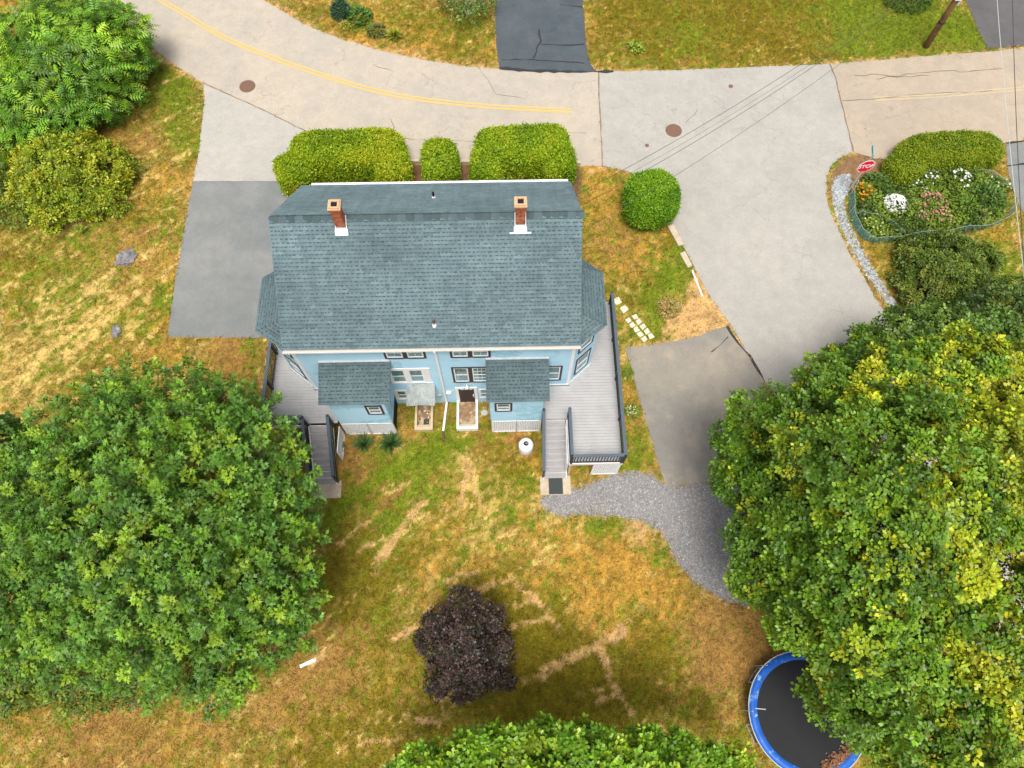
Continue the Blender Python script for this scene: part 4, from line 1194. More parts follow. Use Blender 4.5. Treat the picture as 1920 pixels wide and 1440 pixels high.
def tree(name, label, cat, lobes, pal, shape, leaf, clump, per, dens, mat=M_leaf, base=None, trunk=.22, inner=.35, tilt=(-.25, .9), upb=.55, seed=1, pal_by_lobe=None, low=.35, group=None, bark=M_bark, stems=1, sub_r=0.0, fill=.85, deep=9.0):
    """lobes: photo x, photo y, height, photo radius -> a crown of overlapping masses."""
    r = np.random.default_rng(seed); rr = random.Random(seed)
    Ls = []
    for i, (px, py, z, rp) in enumerate(lobes):
        p = P(px, py, z); R_ = rp * mpp(px, py, z); Ls.append((np.array(p), max(R_ * .6, R_ - .55 * sub_r)))
    cen = np.mean([l[0] for l in Ls], 0)
    if base is None: base = (cen[0], cen[1])
    gz = g(base[1]); org = Vector((base[0], base[1], gz))
    root = empty(name, org); tag(root, label, cat, group)
    PC, PN, PI, PB, nb_ = [], [], [], [], 0
    for i, (c, R) in enumerate(Ls):
        bid = None
        if sub_r:                                           # sprays: each lobe breaks up into leafy boughs over a shaded inner layer
            ps, ds_, bs, base_id = [], [], [], 0
            for shell, fac, thin_ in ((1.0, fill, 1.0), (.70, .75, .6)):
                ns = max(6, int(5.2 * R * R * shell * shell / (sub_r * sub_r) * fac))
                ks = np.arange(ns) + .5; th_ = np.arccos(1 - 2 * ks / ns); ph_ = np.pi * (1 + 5 ** .5) * ks + i
                sd_ = unit(np.stack([np.sin(th_) * np.cos(ph_), np.sin(th_) * np.sin(ph_), np.cos(th_)], -1) + .30 * sub_r / R * r.standard_normal((ns, 3)))
                sd_ = sd_[(sd_[:, 2] > -.25) | (r.random(ns) < low)]
                sc2 = c + sd_ * (R * shell * r.uniform(.64, 1.0, len(sd_)))[:, None] * np.array([1, 1, .9])
                sr = sub_r * r.uniform(.5, 1.2, len(sd_))
                n = max(8, int(dens * 12.57 * sub_r * sub_r * thin_))
                d = rand_dirs(n * len(sd_), r); bi = np.repeat(np.arange(len(sd_)), n)
                keep = ((d * sd_[bi]).sum(1) > -.30) & ((d[:, 2] > -.35) | (r.random(len(d)) < low))
                d, bi = d[keep], bi[keep]
                ps.append(sc2[bi] + d * (sr[bi] * r.uniform(.7, 1.05, len(d)))[:, None] * np.array([1, 1, .75]))
                ds_.append(unit(d + .5 * sd_[bi] + np.array([0, 0, upb]))); bs.append(bi + base_id); base_id += len(sd_)
            p, nn, bid = np.concatenate(ps), np.concatenate(ds_), np.concatenate(bs)
        else:
            n = int(dens * R * R * 12.57 * 3)
            d = rand_dirs(n, r)
            keep = (d[:, 2] > -.15) | (r.random(n) < low)
            d = d[keep]
            lay = r.random(len(d)) < inner
            rad = R * np.where(lay, r.uniform(.55, .82, len(d)), r.uniform(.90, 1.03, len(d)))
            rad = rad * (.72 + .60 * fbm(d[:, 0] * R + i * 7, d[:, 1] * R + d[:, 2] * R * .8, .75, seed + i, 2))
            p = c + d * rad[:, None] * np.array([1, 1, .9])
            sel = []; rads = rad / R; m2 = (.90 / math.sqrt(dens)) ** 2         # spaced shoot tips, dark gaps between
            buf = np.empty((0, 3))
            for k in range(len(p)):
                if len(buf) == 0 or ((buf - p[k]) ** 2).sum(1).min() > m2:
                    buf = np.vstack([buf, p[k]]); sel.append(k)
            p, d = p[sel], d[sel]
            nn = unit(d + np.array([0, 0, upb]))
        ok = np.ones(len(p), bool)
        for j, (c2, R2) in enumerate(Ls):
            if j != i: ok &= np.linalg.norm(p - c2, axis=1) > R2 * .78
        ok &= p[:, 2] > gz + .15
        PC.append(p[ok]); PN.append(nn[ok]); PI.append(np.full(ok.sum(), i))
        if bid is None: bid = np.arange(len(p))
        PB.append(bid[ok] + nb_); nb_ += bid.max() + 1
    for i, (c, R) in enumerate(Ls):                         # shaded foliage deep inside the crown
        n = int(deep * R * R)
        d = rand_dirs(n, r); p = c + d * (R * r.uniform(.15, .68, n))[:, None]
        p = p[p[:, 2] > gz + .3]; n = len(p)
        PC.append(p); PN.append(unit(rand_dirs(n, r) * .6 + np.array([0, 0, 1.0]))); PI.append(np.full(n, i)); PB.append(np.arange(n) + nb_); nb_ += max(1, n)
    cc, nn, ii = np.concatenate(PC), np.concatenate(PN), np.concatenate(PI)
    pos, d, up, s, young = rosettes(cc, nn, per, clump, leaf, tilt, .3, r)
    bb = np.concatenate(PB)
    u1, u2 = r.random(nb_)[bb], r.random(nb_)[bb]; shade = r.uniform(.85, 1.15, nb_)[bb]     # one hue per bough
    u1 = np.where(r.random(len(cc)) < .8, u1, r.random(len(cc))); u2 = np.where(r.random(len(cc)) < .7, u2, r.random(len(cc)))
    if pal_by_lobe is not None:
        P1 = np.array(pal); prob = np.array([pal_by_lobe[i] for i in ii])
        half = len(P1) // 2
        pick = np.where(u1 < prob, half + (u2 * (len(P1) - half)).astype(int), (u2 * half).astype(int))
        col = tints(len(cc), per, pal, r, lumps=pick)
    else: col = tints(len(cc), per, pal, r, lumps=(u2 * len(pal)).astype(int))
    col = col * np.repeat(shade, per)[:, None]
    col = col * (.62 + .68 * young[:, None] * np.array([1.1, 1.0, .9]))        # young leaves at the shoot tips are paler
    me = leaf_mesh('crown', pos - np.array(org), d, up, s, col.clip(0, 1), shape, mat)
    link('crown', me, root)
    m = MB()
    top = max(l[0][2] for l in Ls)
    fork = gz + (cen[2] - gz) * .45
    for st in range(stems):
        ox, oy = (rr.uniform(-.5, .5), rr.uniform(-.5, .5)) if stems > 1 else (0, 0)
        mid = Vector(((cen[0] - org.x) * .35 + ox * .6, (cen[1] - org.y) * .35 + oy * .6, fork - gz))
        m.tube([(ox * .3, oy * .3, -.15), (ox * .35, oy * .35, .25), tuple(Vector((ox * .4, oy * .4, .25)).lerp(mid, .55)), tuple(mid)], [trunk * 1.35, trunk * 1.02, trunk * .85, trunk * .7], 10)
        ls = Ls if stems == 1 else Ls[st::stems]
        for c, R in ls:
            e = Vector(c) - org
            a = mid; b = a.lerp(e, .5) + Vector((rr.uniform(-.3, .3), rr.uniform(-.3, .3), rr.uniform(0, .4))) * min(1, R)
            m.tube([tuple(a), tuple(b), tuple(e)], [trunk * .5, trunk * .34, trunk * .2], 7)
            for k in range(5):
                dv = Vector(rand_dirs(1, r)[0]); dv.z = abs(dv.z) * .6
                m.tube([tuple(b.lerp(e, .5 + .1 * k)), tuple(e + dv * R * .45), tuple(e + dv * R * .85)], [trunk * .17, trunk * .10, trunk * .04], 5)
    m.build('trunk', bark, root, True)
    return root
def superq(spec, dens, r):
    """Points on clipped-hedge masses: centre, half sizes, yaw, exponent."""
    PP, NN = [], []
    for i, (c, h, yaw, p) in enumerate(spec):
        a, b, cz = h
        A = np.array([b * cz, b * cz, a * cz, a * cz, a * b, a * b * .15]) * 4
        n = int(dens * A.sum()); f = r.choice(6, n, p=A / A.sum())
        q = r.uniform(-1, 1, (n, 3))
        ax = f // 2; q[np.arange(n), ax] = np.where(f % 2 == 0, 1, -1)
        q[:, 2] = np.where(f == 4, 1, np.where(f == 5, -1, q[:, 2]))
        k = (np.abs(q) ** p).sum(1) ** (-1 / p)
        loc = q * k[:, None] * np.array(h)
        gr = np.sign(q) * np.abs(q * k[:, None]) ** (p - 1) / np.array(h)
        cy, sy = math.cos(yaw), math.sin(yaw)
        Rm = np.array([[cy, -sy, 0], [sy, cy, 0], [0, 0, 1]])
        w = loc @ Rm.T + np.array(c); nn = unit(gr) @ Rm.T
        ok = np.ones(n, bool)
        for j, (c2, h2, y2, p2) in enumerate(spec):
            if j == i: continue
            c3, s3 = math.cos(-y2), math.sin(-y2)
            l = (w - np.array(c2)) @ np.array([[c3, -s3, 0], [s3, c3, 0], [0, 0, 1]]).T / np.array(h2)
            ok &= (np.abs(l) ** p2).sum(1) > .93
        PP.append(w[ok]); NN.append(nn[ok])
    return np.concatenate(PP), np.concatenate(NN)
def sq_core(spec, k, org):
    m = MB(); nu, nv = 22, 12
    for c, h, yaw, p in spec:
        vs = []; fs = []
        for j in range(nv + 1):
            ph = -math.pi / 2 + math.pi * j / nv
            for i in range(nu):
                th = 2 * math.pi * i / nu
                q = (math.cos(ph) * math.cos(th), math.cos(ph) * math.sin(th), math.sin(ph))
                s = sum(abs(t) ** p for t in q) ** (-1 / p) * k
                x, y, z = q[0] * s * h[0], q[1] * s * h[1], q[2] * s * h[2]
                vs.append((x * math.cos(yaw) - y * math.sin(yaw) + c[0] - org[0], x * math.sin(yaw) + y * math.cos(yaw) + c[1] - org[1], z + c[2] - org[2]))
        for j in range(nv):
            for i in range(nu):
                i2 = (i + 1) % nu; fs.append((j * nu + i, j * nu + i2, (j + 1) * nu + i2, (j + 1) * nu + i))
        m.add(vs, fs)
    return m
def hedge(name, label, cat, spec, pal, dens=950, leaf=.085, seed=3, core=.86, rough=.06, jit=.45, shape=(KITE_V, KITE_F), group=None, patch=None):
    r = np.random.default_rng(seed)
    p, n = superq(spec, dens, r)
    org = Vector((spec[0][0][0], spec[0][0][1], g(spec[0][0][1])))
    root = empty(name, org); tag(root, label, cat, group)
    bumpy = (fbm(p[:, 0] + p[:, 2] * .7, p[:, 1] - p[:, 2] * .5, 1.3, seed + 5, 4, .65) - .5) * .24
    p = p + n * (r.normal(0, rough, len(p)) + bumpy - .01)[:, None]
    ok = p[:, 2] > org.z + .02
    p, n = p[ok], n[ok]
    k = len(p)
    t = rand_dirs(k, r)
    d = unit(t * .9 + n * r.uniform(.0, 1.1, k)[:, None]); up = unit(n + jit * r.standard_normal((k, 3)))
    pal = np.array(pal); w = fbm(p[:, 0], p[:, 1] + p[:, 2], .9, seed + 9, 3)
    idx = ((w - .28) / .44 * len(pal) + r.normal(0, 1.6, k)).astype(int).clip(0, len(pal) - 1)
    c = pal[idx] * r.uniform(.75, 1.25, (k, 1))
    link('foliage', leaf_mesh('foliage', p - np.array(org), unit(d + np.array([0, 0, .25])), up, leaf * r.uniform(.7, 1.35, k), c.clip(0, 1), shape, M_leaf_small), root)
    sq_core(spec, core, org).build('branches', M_twig, root, True)
    return root

# ------------------------------------------------------------------ clipped hedges along the street
HG = [(.18, .29, .010), (.25, .39, .012), (.31, .45, .014), (.28, .42, .012), (.37, .45, .02)]
HY_ = [(.20, .31, .010), (.28, .40, .012), (.34, .45, .014), (.30, .43, .012), (.43, .45, .018)]
def hs_spec(px0, py0, px1, py1, h, half, p=4.6, zoff=0.0):     # a run of hedge between two ground points
    a, b = G(px0, py0), G(px1, py1); c = (a + b) / 2; v = b - a
    z0 = g(c.y) + zoff
    return ((c.x, c.y, z0 + h * .42), (v.length / 2 + half * .7, half, h * .58), math.atan2(v.y, v.x), p)
hedge('hedge', 'long clipped yellow green hedge between the west driveway and the house', 'hedge',
      [hs_spec(585, 312, 735, 308, 1.55, 1.02), hs_spec(556, 332, 562, 346, 1.25, .80), hs_spec(738, 322, 742, 345, 1.40, .78)], HY_, seed=21, leaf=.10)
hedge('hedge', 'small square clipped hedge between the two long hedges', 'hedge', [hs_spec(828, 310, 828, 345, 1.45, .78, 4)], HG, seed=22, leaf=.10)
hedge('hedge', 'long clipped bright green hedge nearest the round bush', 'hedge',
      [hs_spec(925, 306, 1035, 302, 1.6, 1.05), hs_spec(915, 325, 913, 348, 1.45, .72), hs_spec(1044, 318, 1046, 334, 1.35, .75)], HG, seed=23, leaf=.10)
c = G(1214, 398)
hedge('round_bush', 'round clipped dark green bush on the street corner of the lawn', 'bush', [((c.x, c.y, c.z + .98), (1.24, 1.24, 1.10), 0, 2.3)], [(.11, .25, .012), (.165, .34, .014), (.21, .39, .016), (.25, .43, .02)], dens=1300, leaf=.085, seed=24)
hedge('hedge', 'long rounded yellow green hedge behind the flower garden', 'hedge', [hs_spec(1694, 306, 1835, 300, 1.35, .92, 2.8), hs_spec(1672, 331, 1700, 327, 1.15, .70, 2.6)],
      [(.14, .23, .012), (.22, .32, .014), (.29, .36, .016), (.34, .36, .02), (.24, .33, .016)], dens=1150, leaf=.082, seed=25)
kb = MB()
a, b = G(735, 304), G(1088, 309)
kb.bar((a.x - 3.5, a.y, 1.27), (b.x, b.y, 1.27), .14, .30); ko = kb.build('hedge_kerb', M_concrete)
tag(ko, 'low pale concrete kerb running behind the clipped hedges', 'kerb')

# ------------------------------------------------------------------ big trees
MG = [(.075, .180, .016), (.105, .230, .020), (.090, .205, .030), (.135, .270, .020), (.115, .245, .032), (.20, .33, .022)]
tree('broadleaf_tree', 'huge round dark green tree covering the lower left of the yard', 'tree',
     [(300, 960, 6.0, 225), (295, 800, 6.6, 128), (430, 830, 6.4, 118), (170, 850, 6.2, 125), (505, 905, 5.6, 95), (90, 960, 6.0, 135), (60, 1080, 5.6, 130), (200, 1070, 6.6, 140), (370, 1080, 6.8, 150),
      (490, 1040, 6.0, 110), (545, 1090, 5.0, 68), (440, 1190, 5.2, 110), (530, 1170, 4.6, 72), (300, 1190, 5.6, 115), (390, 1265, 4.0, 62), (450, 1275, 3.4, 38), (160, 1170, 5.2, 105), (30, 1170, 4.8, 110), (215, 760, 6.0, 62), (395, 755, 6.0, 62), (560, 970, 4.8, 48)],
     MG, (TRI_V * np.array([.85, 1, 1]), TRI_F), .158, .28, 40, 3.7, seed=31, tilt=(-.75, 1.1), inner=.55, deep=19, upb=.9, trunk=.30, base=(-9.2, 4.5))
tree('broadleaf_tree', 'dark green tree cut by the left edge behind the huge round tree', 'tree', [(-40, 900, 4.5, 110), (0, 850, 4.2, 62), (40, 870, 3.8, 45), (-60, 1020, 4.5, 100)],
     [(.045, .115, .014), (.065, .15, .016), (.085, .17, .018)], (MAPLE_V, MAPLE_F), .20, .36, 24, 4.6, seed=32, trunk=.16)
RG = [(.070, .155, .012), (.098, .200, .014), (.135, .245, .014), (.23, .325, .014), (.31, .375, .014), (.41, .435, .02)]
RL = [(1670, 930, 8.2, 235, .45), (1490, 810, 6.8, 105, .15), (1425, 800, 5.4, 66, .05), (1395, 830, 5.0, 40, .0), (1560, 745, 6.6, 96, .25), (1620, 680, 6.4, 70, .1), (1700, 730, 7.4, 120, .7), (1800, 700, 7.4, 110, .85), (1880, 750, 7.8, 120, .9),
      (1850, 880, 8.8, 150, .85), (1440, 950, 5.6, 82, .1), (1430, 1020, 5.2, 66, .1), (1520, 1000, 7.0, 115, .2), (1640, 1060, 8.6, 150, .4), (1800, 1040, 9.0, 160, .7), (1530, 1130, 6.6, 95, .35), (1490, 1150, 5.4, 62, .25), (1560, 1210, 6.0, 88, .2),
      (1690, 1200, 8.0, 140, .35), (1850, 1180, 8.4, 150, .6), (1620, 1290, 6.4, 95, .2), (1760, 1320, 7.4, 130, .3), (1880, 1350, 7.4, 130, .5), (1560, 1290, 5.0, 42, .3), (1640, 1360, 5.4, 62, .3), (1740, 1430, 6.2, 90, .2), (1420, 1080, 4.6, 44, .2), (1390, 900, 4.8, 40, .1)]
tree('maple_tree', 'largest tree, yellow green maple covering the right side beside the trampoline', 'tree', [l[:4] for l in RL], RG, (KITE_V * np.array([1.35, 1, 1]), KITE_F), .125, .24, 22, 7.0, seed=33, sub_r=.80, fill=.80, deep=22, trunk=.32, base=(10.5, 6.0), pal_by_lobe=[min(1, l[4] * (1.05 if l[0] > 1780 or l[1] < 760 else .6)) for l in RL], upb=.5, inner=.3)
tree('broadleaf_tree', 'mid green tree between the street and the top of the large maple', 'tree', [(1690, 640, 4.2, 70), (1770, 640, 4.6, 72), (1640, 660, 3.8, 40), (1850, 640, 4.4, 66), (1730, 610, 3.6, 40), (1575, 680, 3.6, 34)],
     [(.075, .15, .022), (.10, .19, .026), (.13, .215, .035)], (KITE_V * np.array([1.35, 1, 1]), KITE_F), .125, .22, 20, 8.5, seed=34, sub_r=.5, trunk=.14)
tree('broadleaf_tree', 'dark tree at the right edge behind the mid green tree', 'tree', [(1870, 600, 3.2, 62), (1910, 570, 3.0, 50), (1830, 590, 2.6, 38), (1950, 620, 3.4, 70)],
     [(.045, .09, .018), (.065, .12, .02), (.09, .145, .024)], (KITE_V, KITE_F), .16, .28, 24, 8, seed=35, trunk=.12)
tree('broadleaf_tree', 'bright green tree cut by the bottom edge of the picture', 'tree', [(1060, 1508, 6.2, 150), (910, 1486, 5.8, 105), (1190, 1466, 6.2, 105), (1090, 1418, 6.4, 68), (960, 1422, 6.0, 62), (1010, 1392, 5.6, 32), (1290, 1440, 5.4, 75), (860, 1436, 5.2, 60), (800, 1455, 4.6, 55), (1370, 1440, 4.2, 44), (750, 1470, 4.0, 40), (1200, 1396, 5.4, 34)],
     [(0.114, 0.247, 0.0144), (0.156, 0.3055, 0.0162), (0.204, 0.351, 0.0198), (0.132, 0.273, 0.0162), (0.258, 0.39, 0.027)], (KITE_V * np.array([1.4, 1, 1]), KITE_F), .135, .24, 24, 7.5, seed=36, sub_r=.50, fill=.75, trunk=.25, upb=.5)
PP_ = [(.036, .026, .024), (.050, .032, .029), (.066, .043, .038), (.044, .040, .028), (.082, .056, .046)]
tree('purple_maple', 'dark purple leaved maple alone in the middle of the lawn', 'tree', [(868, 1198, 2.8, 60), (868, 1138, 2.6, 36), (828, 1172, 2.5, 38), (912, 1164, 2.5, 38), (802, 1205, 2.1, 28), (934, 1215, 2.2, 36), (842, 1245, 1.9, 44), (904, 1255, 1.9, 46), (944, 1275, 1.4, 26), (822, 1290, 1.2, 26), (872, 1288, 1.3, 34)],
     PP_, (KITE_V * np.array([1.4, 1, 1]), KITE_F), .090, .16, 16, 20, seed=37, sub_r=.26, fill=.7, trunk=.09, base=(-1.95, .55))
tree('sumac_tree', 'sumac tree with long feathery leaves beside the road at the upper left', 'tree', [(140, 110, 3.6, 105), (60, 120, 3.4, 80), (215, 85, 3.2, 62), (250, 100, 2.6, 36), (120, 40, 3.2, 62), (180, 40, 3.0, 50), (60, 190, 3.0, 72), (190, 160, 2.8, 60), (30, 250, 2.2, 50), (130, 200, 2.8, 55), (0, 180, 2.8, 50), (225, 150, 2.2, 38)],
     [(0.075, 0.1885, 0.0126), (0.1063, 0.2405, 0.0144), (0.15, 0.3055, 0.0162), (0.2125, 0.3705, 0.0198)], (PINN_V, PINN_F), .58, .16, 13, 2.9, seed=38, trunk=.12, tilt=(-.35, .65), upb=1.3, inner=.25, stems=3)
tree('shrub', 'rounded yellow green shrub below the sumac tree', 'shrub', [(135, 330, 1.9, 92), (85, 320, 1.8, 64), (198, 320, 1.7, 62), (140, 282, 1.8, 54), (120, 388, 1.4, 64), (194, 378, 1.3, 54), (212, 345, 1.2, 42), (66, 375, 1.3, 54)],
     [(0.15, 0.221, 0.0096), (0.2063, 0.2795, 0.0112), (0.2625, 0.325, 0.0144), (0.3375, 0.3575, 0.0176)], (KITE_V, KITE_F), .125, .20, 16, 13, seed=39, sub_r=.38, trunk=.05, stems=4)
tree('shrub', 'darker green shrub at the left edge beside the yellow green shrub', 'shrub', [(20, 390, 1.4, 48), (-10, 350, 1.6, 50), (45, 410, 1.0, 30)],
     [(.085, .15, .014), (.115, .185, .016), (.15, .20, .02)], (KITE_V, KITE_F), .15, .24, 16, 10, seed=40, trunk=.05, stems=3)
tree('shrub', 'wide loose shrub under the lower edge of the huge round tree', 'shrub', [(60, 1260, 1.6, 70), (150, 1275, 1.5, 62), (230, 1265, 1.6, 60), (300, 1270, 1.3, 46), (10, 1280, 1.5, 60), (110, 1240, 1.9, 60)],
     [(.08, .145, .014), (.115, .185, .016), (.165, .225, .02), (.06, .12, .014)], (KITE_V, KITE_F), .14, .26, 18, 10, seed=41, trunk=.05, stems=5)
tree('shrub', 'dark loose evergreen shrub below the flower garden netting', 'shrub', [(1768, 505, 1.6, 68), (1718, 490, 1.3, 46), (1822, 497, 1.3, 48), (1734, 545, 1.2, 50), (1802, 545, 1.2, 52), (1700, 528, .9, 36), (1768, 458, 1.2, 38), (1850, 492, .8, 28)],
     [(.065, .115, .014), (.09, .15, .016), (.115, .175, .02), (.15, .19, .024)], (KITE_V, KITE_F), .12, .22, 18, 15, seed=42, sub_r=.42, trunk=.06, stems=4)

# ------------------------------------------------------------------ small plants
def clump(name, label, cat, px, py, R, h, pal, n=220, leaf=.16, shape=(OVAL_V, OVAL_F), seed=1, flowers=None, group=None, upb=1.0, mat=M_leaf_small, spike=False):
    r = np.random.default_rng(seed)
    o = G(px, py); root = empty(name, o); tag(root, label, cat, group)
    a = r.uniform(0, 2 * np.pi, n); q = np.sqrt(r.random(n)) * R
    if spike:
        el = r.uniform(.15, 1.35, n)
        c = np.stack([np.cos(a) * .04, np.sin(a) * .04, np.full(n, .05)], -1); d = np.stack([np.cos(a) * np.cos(el), np.sin(a) * np.cos(el), np.sin(el)], -1)
        up = np.stack([-np.cos(a) * np.sin(el), -np.sin(a) * np.sin(el), np.cos(el)], -1); s = leaf * r.uniform(.75, 1.15, n)
    else:
        zz = h * (1 - (q / R) ** 2 * .8) * r.uniform(.35, 1.0, n)
        c = np.stack([np.cos(a) * q, np.sin(a) * q, zz], -1)
        d = unit(np.stack([np.cos(a), np.sin(a), r.uniform(-.2, .8, n)], -1) + .6 * r.standard_normal((n, 3))); up = unit(np.array([0, 0, 1.0]) + .4 * r.standard_normal((n, 3)))
        s = leaf * r.uniform(.6, 1.2, n)
    pal = np.array(pal); col = pal[r.integers(0, len(pal), n)] * r.uniform(.75, 1.25, (n, 1))
    link('foliage', leaf_mesh('foliage', c, d, up, s, col.clip(0, 1), shape, mat), root)
    if flowers:
        fp, fn, fs, fz = flowers
        m = MB()
        for i in range(fn):
            aa, qq = rnd.uniform(0, 6.28), math.sqrt(rnd.random()) * R * .95
            x, y, z = math.cos(aa) * qq, math.sin(aa) * qq, h * (1 - (qq / R) ** 2 * .7) + fz * rnd.uniform(.6, 1.2)
            s_ = fs * rnd.uniform(.7, 1.25); cc = rnd.choice(fp); k = 5; vs = [(x, y, z - .01)]; fs_ = []
            tx, ty = rnd.uniform(-.5, .5), rnd.uniform(-.5, .5); a0 = rnd.uniform(0, 6)
            for j in range(k):
                b0, b1, b2 = a0 + j * 6.283 / k - .5, a0 + j * 6.283 / k, a0 + j * 6.283 / k + .5
                n0 = len(vs)
                for bb, rr_ in ((b0, .7), (b1, 1), (b2, .7)):
                    dx, dy = math.cos(bb) * s_ * rr_, math.sin(bb) * s_ * rr_; vs.append((x + dx, y + dy, z + dx * tx + dy * ty + .012))
                fs_.append((0, n0, n0 + 1, n0 + 2))
            m.add(vs, fs_, cc)
        link('flowers', m.mesh('flowers', M_petal), root)['kind'] = 'stuff'
    return root
YU = [(.05, .11, .03), (.075, .15, .04), (.10, .18, .05)]
clump('yucca', 'spiky yucca plant nearer the deck stairs on the bare soil', 'plant', 684, 834, .42, .4, YU, 90, .55, (BLADE_V * np.array([1.0, 1, 1]), BLADE_F), 51, spike=True)
clump('yucca', 'larger spiky yucca plant below the lattice corner', 'plant', 734, 834, .46, .4, YU, 120, .60, (BLADE_V, BLADE_F), 52, spike=True)
clump('weed', 'leafy weed growing against the white lattice', 'plant', 658, 806, .18, .55, [(.10, .19, .02), (.16, .25, .03)], 60, .16, seed=53)
clump('weed', 'leafy weed at the side of the stairs under the tree', 'plant', 637, 838, .22, .4, [(.09, .17, .02), (.13, .22, .03)], 70, .16, seed=54)
clump('flower_clump', 'yellow green flowering plant beside the deck railing', 'plant', 1183, 772, .30, .35, [(.12, .2, .02), (.20, .27, .03)], 160, .13, seed=55, flowers=([(.62, .66, .30), (.7, .68, .5)], 40, .035, .05))
clump('weed', 'green weed between the deck and the east driveway', 'plant', 1178, 700, .22, .2, [(.12, .2, .02), (.17, .24, .03)], 90, .12, seed=56)
clump('dry_bush', 'low rounded dry brown bush on the corner lawn', 'bush', 1254, 578, .52, .34, [(.46, .31, .12), (.36, .26, .07), (.20, .23, .03), (.52, .36, .14)], 900, .12, (KITE_V, KITE_F), 57)
clump('hosta', 'small bright yellow green hosta on the far lawn', 'plant', 1190, 92, .42, .28, [(.22, .33, .03), (.34, .42, .05), (.16, .26, .03)], 90, .22, seed=58)
clump('evergreen_shrub', 'dark blue green conical shrub on the far roadside bank', 'shrub', 641, 28, .55, 1.1, [(.03, .085, .045), (.045, .11, .055), (.06, .125, .05)], 1500, .12, (KITE_V, KITE_F), 59)
clump('leafy_plant', 'mid green spreading plant beside the dark conical shrub', 'plant', 672, 34, .75, .45, [(.075, .16, .02), (.105, .2, .025)], 420, .2, seed=60)
clump('leafy_plant', 'small yellow plant below the dark conical shrub', 'plant', 648, 52, .35, .3, [(.26, .26, .03), (.34, .30, .04)], 150, .14, seed=61)
clump('leafy_plant', 'green weedy plant left of the yellow tuft on the bank', 'plant', 707, 62, .55, .4, [(.085, .15, .02), (.12, .17, .03), (.18, .13, .05)], 260, .16, seed=62)
clump('grass_tuft', 'bright yellow arching tuft on the roadside bank', 'plant', 740, 72, .5, .4, [(.34, .36, .03), (.42, .40, .05), (.24, .28, .03)], 160, .55, (BLADE_V, BLADE_F), 63, spike=True)
clump('evergreen_shrub', 'dark green clipped shrub cut by the top edge near the pole', 'shrub', 1695, -8, 1.5, .9, [(.055, .12, .014), (.075, .15, .018), (.10, .18, .02)], 3000, .14, (KITE_V, KITE_F), 64)
tree('shrub', 'pale twiggy shrub beside the far dark driveway', 'shrub', [(880, 5, 2.2, 40), (850, -5, 2.2, 30), (905, 0, 2.0, 28), (870, -30, 2.6, 45)], [(.10, .18, .03), (.14, .22, .04), (.18, .24, .06)], (KITE_V, KITE_F), .15, .22, 9, 8, seed=65, trunk=.05, stems=5, bark=M_twig_light, base=tuple(G(880, 32))[:2])

# ------------------------------------------------------------------ flower garden
GF = [(.11, .19, .02), (.15, .235, .024), (.18, .265, .028), (.08, .145, .02)]
n = 5200
gxy = np.array([(p.x, p.y) for p in GARDEN]); lo, hi = gxy.min(0), gxy.max(0)
q = rng.uniform(lo, hi, (n * 2, 2)); q = q[poly_sd(q[:, 0], q[:, 1], GARDEN) > .05]
hgt = .12 + .45 * fbm(q[:, 0], q[:, 1], 1.5, 99, 3) ** 1.4
c = np.stack([q[:, 0], q[:, 1], gnp(q[:, 1]) + hgt * rng.uniform(.4, 1.1, len(q))], -1)
d = unit(rng.standard_normal((len(q), 3)) + np.array([0, 0, .4])); up = unit(np.array([0, 0, 1.0]) + .45 * rng.standard_normal((len(q), 3)))
ci = (fbm(q[:, 0], q[:, 1], 1.1, 123, 3) * 5).astype(int).clip(0, 3)
gf = link('garden_foliage', leaf_mesh('garden_foliage', c, d, up, rng.uniform(.08, .2, len(q)), np.array(GF)[ci] * rng.uniform(.7, 1.3, (len(q), 1)), (OVAL_V, OVAL_F), M_leaf_small))
tag(gf, 'mixed green ground cover filling the netted flower garden', 'foliage', kind='stuff')
WH = [(.82, .82, .80), (.78, .78, .74)]
clump('daisy_clump', 'dense mound of white daisies in the garden', 'flowers', 1674, 388, .62, .55, GF, 260, .14, seed=71, flowers=(WH, 260, .055, .06))
clump('daylily_clump', 'orange and yellow daylilies at the pebble side of the garden', 'flowers', 1614, 366, .62, .50, [(.20, .26, .03), (.30, .32, .03), (.14, .21, .02)], 260, .6, (BLADE_V, BLADE_F), 72, spike=True, flowers=([(.75, .22, .02), (.80, .36, .03)], 34, .06, .1))
clump('daylily_clump', 'yellow green plants in the small lower net corner', 'flowers', 1634, 430, .65, .45, [(.16, .25, .02), (.24, .31, .03), (.11, .19, .02)], 420, .16, seed=73, flowers=([(.75, .74, .55), (.7, .6, .2)], 26, .045, .06))
clump('pink_flower_clump', 'largest pink flower patch in the middle of the garden', 'flowers', 1745, 388, .75, .55, GF, 360, .14, seed=74, flowers=([(.62, .24, .24), (.66, .30, .27), (.55, .20, .20)], 62, .055, .06))
clump('pink_flower_clump', 'small coral flower patch near the lower garden netting', 'flowers', 1762, 410, .50, .45, GF, 260, .14, seed=75, flowers=([(.70, .32, .22), (.72, .40, .30)], 26, .055, .06))
clump('pink_flower_clump', 'faded pink flower patch beside the white daisies', 'flowers', 1722, 412, .42, .42, GF, 200, .14, seed=76, flowers=([(.60, .33, .30), (.55, .25, .25)], 24, .05, .05))
clump('white_flower_clump', 'scattered white flowers below the rounded garden hedge', 'flowers', 1728, 338, .95, .5, GF, 420, .14, seed=77, flowers=(WH, 34, .06, .08))
clump('white_flower_clump', 'bright white blooms near the top right of the garden', 'flowers', 1790, 340, .70, .6, GF, 360, .15, seed=78, flowers=(WH, 36, .07, .08))
